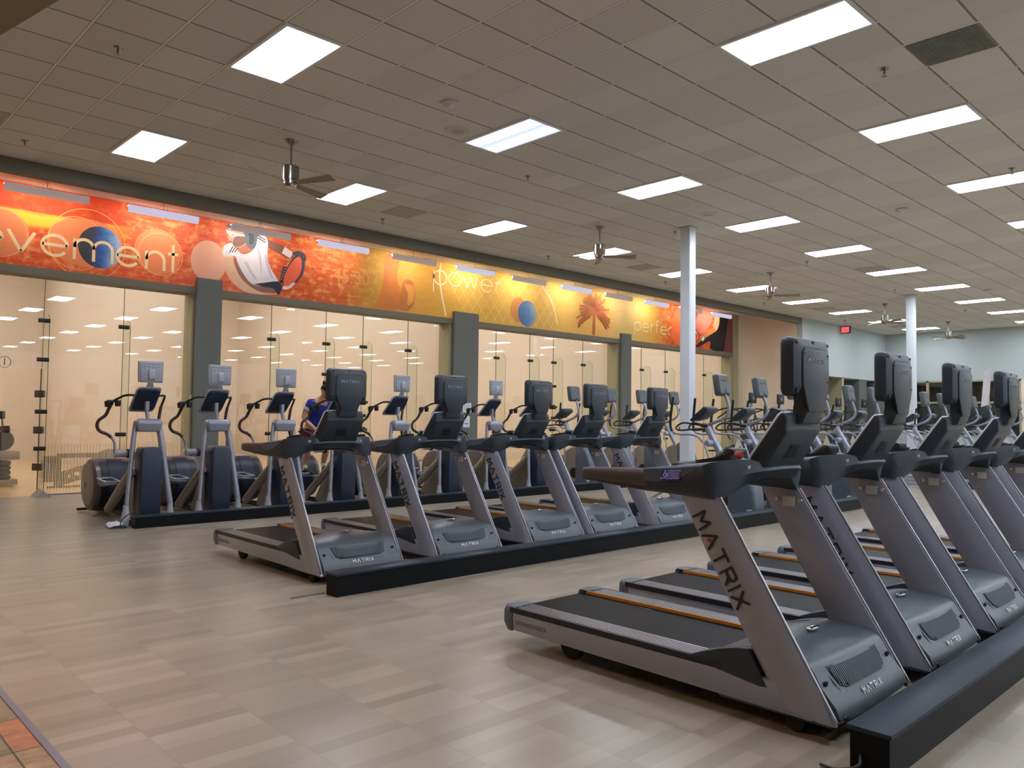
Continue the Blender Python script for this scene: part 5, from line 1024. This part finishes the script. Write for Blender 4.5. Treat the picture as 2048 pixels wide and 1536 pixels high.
# ================================================================== BLACK STRIDE TRAINERS far back
def stride():
    t = thing('stride_trainer', 'x', 'cardio machine')
    MB().prism([(0.0, 0.0), (0.0, 0.75), (0.15, 1.02), (0.45, 1.05), (0.60, 0.80), (1.2, 0.55), (1.25, 0.0)], 'x', -0.30, 0.30).build('body_shroud', 'charcoal', t, bevel=0.03)
    MB().prism([(0.35, 0.62), (0.62, 0.62), (0.60, 0.76), (0.50, 0.98)], 'x', -0.308, -0.300).build('white_logo_patch', 'offw', t, smooth=False)
    MB().tube([(0, 0.45, 1.0), (0, 0.40, 1.35), (0, 0.30, 1.90)], 0.035, 10).build('mast', 'lav', t)
    MB().loft([[(-0.16, 0.66, 1.46), (0.16, 0.66, 1.46), (0.16, 0.62, 1.42), (-0.16, 0.62, 1.42)], [(-0.17, 0.44, 1.78), (0.17, 0.44, 1.78), (0.17, 0.38, 1.74), (-0.17, 0.38, 1.74)]]).build('console', 'black', t, bevel=0.012)
    ds = MB().box(-0.17, 0.17, 0.24, 0.30, 1.86, 2.14).build('display', 'black', t, bevel=0.02)
    MB().lathe([(0, -0.002), (0.05, -0.002), (0.05, 0.004), (0, 0.004)], 18, (0, 0.238, 2.0), 'y').build('round_emblem', 'gtext', ds)
    for s in (-1, 1):
        MB().tube(arc([(s*0.30, 0.30, 1.15), (s*0.34, 0.40, 1.58), (s*0.33, 0.75, 1.73), (s*0.30, 1.20, 1.64), (s*0.29, 1.5, 1.46)], 5), 0.02, 8).build('curved_handrail', 'black', t)
        MB().tube(arc([(s*0.26, 0.30, 1.10), (s*0.30, 0.60, 1.46), (s*0.28, 1.2, 1.36)], 5), 0.016, 8).build('lower_handrail', 'black', t)
        MB().tube(arc([(s*0.38, 0.7, 0.9), (s*0.40, 0.85, 1.2), (s*0.38, 0.82, 1.66)], 5), 0.02, 8).build('moving_handle', 'black', t)
        MB().box(*sorted((s*0.10, s*0.28)), 1.0, 1.45, 0.56, 0.60).build('foot_plate', 'black', t, bevel=0.01)
    return t
G0 = stride()
gl = [(18.95, 10.4, 'black stride trainer left of the near display, with white logo patch'), (20.45, 10.4, 'black stride trainer partly behind the nearest treadmill console'), (22.2, 10.4, 'black stride trainer hidden behind the nearest treadmill display'), (24.1, 10.4, 'black stride trainer just right of the nearest treadmill display'), (26.0, 10.4, 'farthest black stride trainer before the recess')]
for k, (x, y, l) in enumerate(gl):
    if k == 0: G0.location = (x, y, 0); G0['label'] = l; G0['group'] = 'black stride trainers'
    else: dup(G0, (x, y, 0), label=l, group='black stride trainers')

# ================================================================== SMALL THINGS
def paper_sign(name, lab, x, z, w, h, lines):
    t = thing(name, lab, 'sign', (x, 14.765, z))
    MB().box(-w/2, w/2, -0.003, 0.0, -h/2, h/2).build('sheet', 'paper', t, smooth=False)
    for (txt, zz, sz, m) in lines: text_obj('lettering', txt, sz, frame3((0, -0.0045, zz), (1, 0, 0), (0, 0, 1)), m, t, 0.0004)
    return t
s1 = paper_sign('notice_sign', 'white paper notice with three text lines on the second pillar', 12.58, 1.635, 0.27, 0.23, [])
b = MB()
for k, zz in enumerate((0.04, -0.01, -0.06)):
    for q in range(5): b.box(-0.10+q*0.042, -0.066+q*0.042, -0.0045, -0.003, zz-0.008, zz+0.008)
b.box(-0.03, 0.03, -0.0045, -0.003, 0.085, 0.10); b.build('text_lines', 'gtext', s1, smooth=False)
s2 = paper_sign('notice_sign', 'taller white sign with a blue band on the second pillar, under the notice', 12.565, 1.295, 0.21, 0.28, [])
MB().box(-0.07, 0.07, -0.0045, -0.003, -0.065, -0.045).build('blue_band', 'blue', s2, smooth=False)
MB().box(-0.105, 0.105, -0.0045, -0.003, -0.125, -0.12).box(-0.07, -0.055, -0.0045, -0.003, 0.10, 0.12).box(0.055, 0.07, -0.0045, -0.003, 0.10, 0.12).box(-0.005, 0.005, -0.0045, -0.003, -0.01, 0.05).build('text_lines', 'gtext', s2, smooth=False)
s3 = thing('wall_switch', 'small white switch plate on the first pillar jamb', 'switch', (5.885, 14.898, 1.69))
MB().box(-0.022, 0.015, -0.008, 0, -0.06, 0.06).build('plate', 'white', s3, bevel=0.003); MB().box(-0.008, 0.004, -0.011, -0.006, 0.02, 0.035).build('button', 'blackm', s3, smooth=False)
# basketball style poster in the far recess
po = thing('wall_poster', 'tall white poster with a red ball in the far recess', 'poster', (29.3, 13.69, 2.5))
MB().box(-0.55, 0.45, -0.015, 0.0, -0.75, 0.47).build('board', 'paper', po, smooth=False)
MB().lathe([(0, -0.017), (0.17, -0.017), (0.17, -0.019), (0, -0.019)], 24, (0.0, 0, 0.36), 'y').build('red_ball', 'red', po)
MB().box(-0.01, 0.01, -0.02, -0.015, -0.55, 0.2).box(0.15, 0.33, -0.02, -0.015, 0.37, 0.39).box(-0.05, 0.0, -0.02, -0.015, -0.62, -0.3).box(-0.05, 0.35, -0.02, -0.015, -0.66, -0.62).build('line_drawing', 'gtext', po, smooth=False)
# bench in front of the second court
be = thing('bench', 'low bench with reddish wooden legs in front of the second court', 'bench', (10.5, 14.0, 0))
MB().box(-0.75, 0.75, -0.2, 0.2, 0.43, 0.47).build('seat', 'taupe', be, bevel=0.006)
for x in (-0.6, 0.6):
    for y in (-0.14, 0.14): MB().box(x-0.035, x+0.035, y-0.035, y+0.035, 0, 0.43).build('leg', 'wood', be, bevel=0.004)
be2 = dup(be, (15.3, 14.0, 0), label='low wooden legged bench in front of the third court'); be['group'] = be2['group'] = 'benches by the courts'
# spray bottle on a small stand
sb = thing('spray_bottle', 'clear spray bottle with white trigger between the first two ellipticals', 'bottle', (5.09, 13.0, 0.612))
MB().lathe([(0, 0), (0.035, 0), (0.038, 0.02), (0.038, 0.12), (0.015, 0.165), (0.015, 0.18), (0, 0.18)], 16).build('bottle_body', mat('clear_plastic', (206, 210, 196), 0.2), sb)
MB().box(-0.05, 0.025, -0.015, 0.015, 0.18, 0.215).tube([(-0.035, 0, 0.18), (-0.045, 0, 0.15)], 0.006, 6).build('trigger', 'white', sb, bevel=0.006)
st = thing('towel_stand', 'small white stand holding the spray bottle', 'stand', (5.09, 13.0, 0))
MB().tube([(0, 0, 0.02), (0, 0, 0.59)], 0.02, 10).lathe([(0, 0), (0.14, 0), (0.14, 0.02), (0, 0.025)], 20).build('post', 'white', st); MB().box(-0.12, 0.12, -0.09, 0.09, 0.59, 0.61).build('top', 'white', st, bevel=0.004)
# things stored inside the first court: platform stack and a cycle seen through the glass
pb = thing('storage_platform', 'grey slatted platform inside the first court', 'platform', (3.35, 17.6, 0))
MB().box(-0.75, 0.28, -0.35, 0.35, 0.50, 0.66).build('top_slab', 'taupe', pb, bevel=0.01); MB().box(-0.75, 0.26, -0.35, 0.35, 0.03, 0.13).build('bottom_slab', 'taupe', pb, bevel=0.01)
for k in range(4):
    o = MB().box(-0.55, 0.16, -0.28, 0.28, 0, 0.082).build('step_riser', 'charcoal', bevel=0.03); o.location = (3.35, 17.6, 0.131+k*0.0885); tag(o, ['bottom', 'second', 'third', 'top'][k]+' dark step platform in the stack behind the glass', 'step platform', 'stacked step platforms')
cy = thing('exercise_cycle', 'small black exercise machine standing on the platform in the first court', 'exercise machine', (3.40, 17.6, 0.664))
MB().lathe([(0, -0.07), (0.17, -0.07), (0.19, -0.05), (0.19, 0.05), (0.17, 0.07), (0, 0.07)], 28, (0, 0, 0.19), 'y').build('flywheel_cover', 'charcoal', cy)
MB().tube([(-0.16, 0, 0.0), (-0.12, 0, 0.30), (-0.08, 0, 0.42)], 0.035, 10).build('left_post', 'charlt', cy); MB().tube([(-0.07, 0, 0.40), (0.0, 0, 0.47), (0.10, 0, 0.40), (0.11, 0, 0.10)], 0.022, 8).tube([(0, 0, 0.20), (-0.04, 0, 0.36), (0.0, 0, 0.47), (-0.02, 0, 0.62)], 0.016, 8).build('frame', 'bronze', cy)
MB().box(-0.06, 0.03, -0.03, 0.03, 0.60, 0.75).build('display', 'black', cy, bevel=0.008)
# door stop shoe plate near middle row
tag(MB().box(3.02, 3.30, 5.57, 5.60, 0, 0.006).build('floor_cover_strip', 'alu'), 'short silver strip on the floor by the middle raceway end', 'floor strip')
MB().tube(arc([(-0.05, 0.265, 0.01), (-0.05, 0.19, 0.012), (-0.03, 0.12, 0.04), (0.01, 0.125, 0.07)], 6), 0.007, 6).build('power_cord', 'black', RW[0])

# ================================================================== PERSON on the fourth elliptical
def skin_mesh(name, verts, edges, m, parent, sub=2):
    me = bpy.data.meshes.new(name); me.from_pydata([v[0] for v in verts], edges, [])
    o = bpy.data.objects.new(name, me); COL.objects.link(o)
    sk = o.modifiers.new('s', 'SKIN'); sk.use_smooth_shade = True
    for i, v in enumerate(verts):
        r = v[1]; r = (r, r) if not isinstance(r, tuple) else r
        me.skin_vertices[0].data[i].radius = r
        me.skin_vertices[0].data[i].use_root = (i == 0)
    ss = o.modifiers.new('u', 'SUBSURF'); ss.levels = sub; ss.render_levels = sub
    dg = bpy.context.evaluated_depsgraph_get(); nm = bpy.data.meshes.new_from_object(o.evaluated_get(dg)); bpy.data.objects.remove(o)
    nm.materials.clear(); nm.materials.append(M[m]); nm.name = name
    for p in nm.polygons: p.use_smooth = True; p.material_index = 0
    r = bpy.data.objects.new(name, nm); COL.objects.link(r); r.parent = parent; return r
def person():
    t = thing('person', 'person in a royal blue jersey with striped sleeves and maroon shorts, leaning on an elliptical', 'person', (6.52, 11.42, 0.0))
    V = [((0, 0.06, 1.20), (0.135, 0.10)), ((0, 0.02, 1.33), (0.125, 0.095)), ((0, -0.06, 1.48), (0.145, 0.105)), ((0, -0.14, 1.60), (0.12, 0.085)), ((0.01, -0.20, 1.68), 0.052), ((0.015, -0.235, 1.74), 0.050),
         ((-0.155, -0.12, 1.60), 0.060), ((-0.225, -0.08, 1.47), 0.047), ((-0.25, -0.07, 1.36), 0.038), ((-0.18, -0.16, 1.26), 0.034), ((-0.12, -0.24, 1.175), 0.026),
         ((0.155, -0.12, 1.60), 0.060), ((0.215, -0.14, 1.47), 0.047), ((0.225, -0.18, 1.35), 0.038), ((0.17, -0.26, 1.27), 0.034), ((0.13, -0.33, 1.20), 0.026),
         ((-0.10, 0.07, 1.13), 0.098), ((-0.135, 0.03, 0.98), 0.080), ((-0.125, -0.01, 0.82), 0.058), ((-0.12, 0.06, 0.70), 0.058), ((-0.13, 0.09, 0.56), 0.036), ((-0.13, 0.02, 0.51), 0.034),
         ((0.10, 0.05, 1.13), 0.098), ((0.13, -0.06, 0.98), 0.080), ((0.14, -0.12, 0.84), 0.058), ((0.15, -0.06, 0.74), 0.058), ((0.165, 0.0, 0.60), 0.036), ((0.165, -0.05, 0.545), 0.034)]
    E = [(0, 1), (1, 2), (2, 3), (3, 4), (4, 5), (3, 6), (6, 7), (7, 8), (8, 9), (9, 10), (3, 11), (11, 12), (12, 13), (13, 14), (14, 15), (0, 16), (16, 17), (17, 18), (18, 19), (19, 20), (20, 21), (0, 22), (22, 23), (23, 24), (24, 25), (25, 26), (26, 27)]
    # hands: palm and five fingers chained on
    for wi, s in ((10, -1), (15, 1)):
        w_ = Vector(V[wi][0]); d = Vector((0.05*-s, -0.04, -0.05)).normalized(); side = Vector((0, 0.6, -0.6)).normalized()
        pi_ = len(V); V.append((tuple(w_+d*0.05), (0.030, 0.018))); E.append((wi, pi_))
        for k in range(4):
            L = (0.030, 0.036, 0.033, 0.026)[k]; b0 = w_+d*0.085+side*(0.013*(k-1.5)*1.3); i = len(V)
            V += [(tuple(b0), 0.009), (tuple(b0+d*L+Vector((0, 0, -0.006))), 0.0085), (tuple(b0+d*(L+0.018)+Vector((0, 0.012, -0.016))), 0.007)]; E += [(pi_, i), (i, i+1), (i+1, i+2)]
        i = len(V); b0 = w_+d*0.045-side*0.035; V += [(tuple(b0), 0.010), (tuple(b0+d*0.035-side*0.008), 0.008)]; E += [(pi_, i), (i, i+1)]
    skin_mesh('body', V, E, 'skin', t)
    # head with face, ears and pinned-up hair, bowed forward
    R = Matrix.Translation((0.02, -0.30, 1.80)) @ Matrix.Rotation(math.radians(62), 4, 'X')
    def put(o): o.data.transform(R); return o
    hd = []
    for z, rx, yf, yb in ((-0.118, 0.030, -0.070, -0.010), (-0.105, 0.045, -0.085, 0.020), (-0.07, 0.060, -0.092, 0.055), (-0.03, 0.070, -0.096, 0.085), (0.01, 0.075, -0.092, 0.100), (0.05, 0.074, -0.088, 0.100), (0.085, 0.060, -0.070, 0.080), (0.108, 0.035, -0.040, 0.050), (0.116, 0.010, -0.010, 0.015)):
        cy_, ry = (yf+yb)/2, (yb-yf)/2; hd.append([(rx*math.cos(2*PI*k/20), cy_+ry*math.sin(2*PI*k/20), z) for k in range(20)])
    h = MB().loft(hd)
    h.loft([[(-0.010, -0.095, 0.0), (0.010, -0.095, 0.0), (0.0, -0.090, 0.03)], [(-0.012, -0.094, -0.03), (0.012, -0.094, -0.03), (0.0, -0.116, -0.022)]])
    for s in (-1, 1): h.ball((s*0.076, 0.005, -0.005), 0.022, 10, 6, (0.4, 0.8, 1.3))
    put(h.build('head', 'skin', t, ang=80))
    e = MB(); [e.ball((s*0.028, -0.090, 0.012), 0.009, 8, 6) for s in (-1, 1)]; e.ball((0, -0.090, -0.055), 0.018, 10, 6, (1, 0.4, 0.35)); put(e.build('eyes_and_mouth', 'bronze', t))
    hr = []
    for z, rx, yf, yb in ((-0.07, 0.055, 0.035, 0.082), (-0.03, 0.076, 0.0, 0.104), (0.02, 0.085, -0.045, 0.116), (0.06, 0.083, -0.088, 0.114), (0.095, 0.068, -0.078, 0.092), (0.122, 0.038, -0.045, 0.055), (0.130, 0.010, -0.01, 0.015)):
        cy_, ry = (yf+yb)/2, (yb-yf)/2; hr.append([(rx*math.cos(2*PI*k/20), cy_+ry*math.sin(2*PI*k/20), z) for k in range(20)])
    q = MB().loft(hr).ball((-0.035, 0.10, 0.07), 0.045, 12, 8).ball((-0.085, 0.03, 0.085), 0.022, 10, 6); q.tube(arc([(-0.08, 0.03, 0.09), (-0.12, 0.02, 0.10), (-0.125, 0.0, 0.06)], 4), 0.003, 5)
    put(q.build('hair', 'hair', t, ang=80))
    skin_mesh('jersey', [((0, 0.06, 1.17), (0.160, 0.125)), ((0, 0.02, 1.33), (0.142, 0.112)), ((0, -0.06, 1.48), (0.160, 0.122)), ((0, -0.135, 1.595), (0.128, 0.096)), ((0.005, -0.165, 1.635), (0.075, 0.065)), ((-0.16, -0.12, 1.60), 0.073), ((-0.215, -0.09, 1.50), 0.064), ((0.16, -0.12, 1.60), 0.073), ((0.205, -0.135, 1.50), 0.064)], [(0, 1), (1, 2), (2, 3), (3, 4), (3, 5), (5, 6), (3, 7), (7, 8)], 'jersey', t)
    for s in (-1, 1):
        for k in range(2):
            a = Vector((s*0.213, -0.095 if s < 0 else -0.133, 1.505+k*0.028)); d = Vector((s*0.4, 0.2, -1)).normalized(); MB().tube([a, a+d*0.011], 0.067-k*0.001, 16).build('sleeve_stripe', 'jstripe', t)
    skin_mesh('shorts', [((0, 0.06, 1.18), (0.150, 0.115)), ((-0.105, 0.065, 1.10), 0.115), ((-0.135, 0.035, 0.99), 0.105), ((0.105, 0.045, 1.10), 0.115), ((0.13, -0.05, 0.99), 0.105)], [(0, 1), (1, 2), (0, 3), (3, 4)], 'shorts', t)
    for x, y, z in ((-0.13, -0.02, 0.478), (0.165, -0.09, 0.510)):
        MB().loft([[(x-0.035*k, y+0.10-0.06*0, z), (x+0.035*k, y+0.10, z), (x+0.035*k, y+0.10, z+h_), (x-0.035*k, y+0.10, z+h_)] if False else [(x-0.038*k, yy, z), (x+0.038*k, yy, z), (x+0.030*k, yy, z+h_), (x-0.030*k, yy, z+h_)] for yy, k, h_ in ((y+0.10, 0.8, 0.07), (y+0.04, 1.0, 0.085), (y-0.06, 1.1, 0.055), (y-0.14, 1.0, 0.035), (y-0.17, 0.6, 0.025))]).build('shoe', 'shoe', t, bevel=0.008)
        MB().tube([(x, y+0.06, z+0.06), (x, y+0.07, z+0.13)], 0.04, 12).build('sock', 'sock', t)
    return t
person()
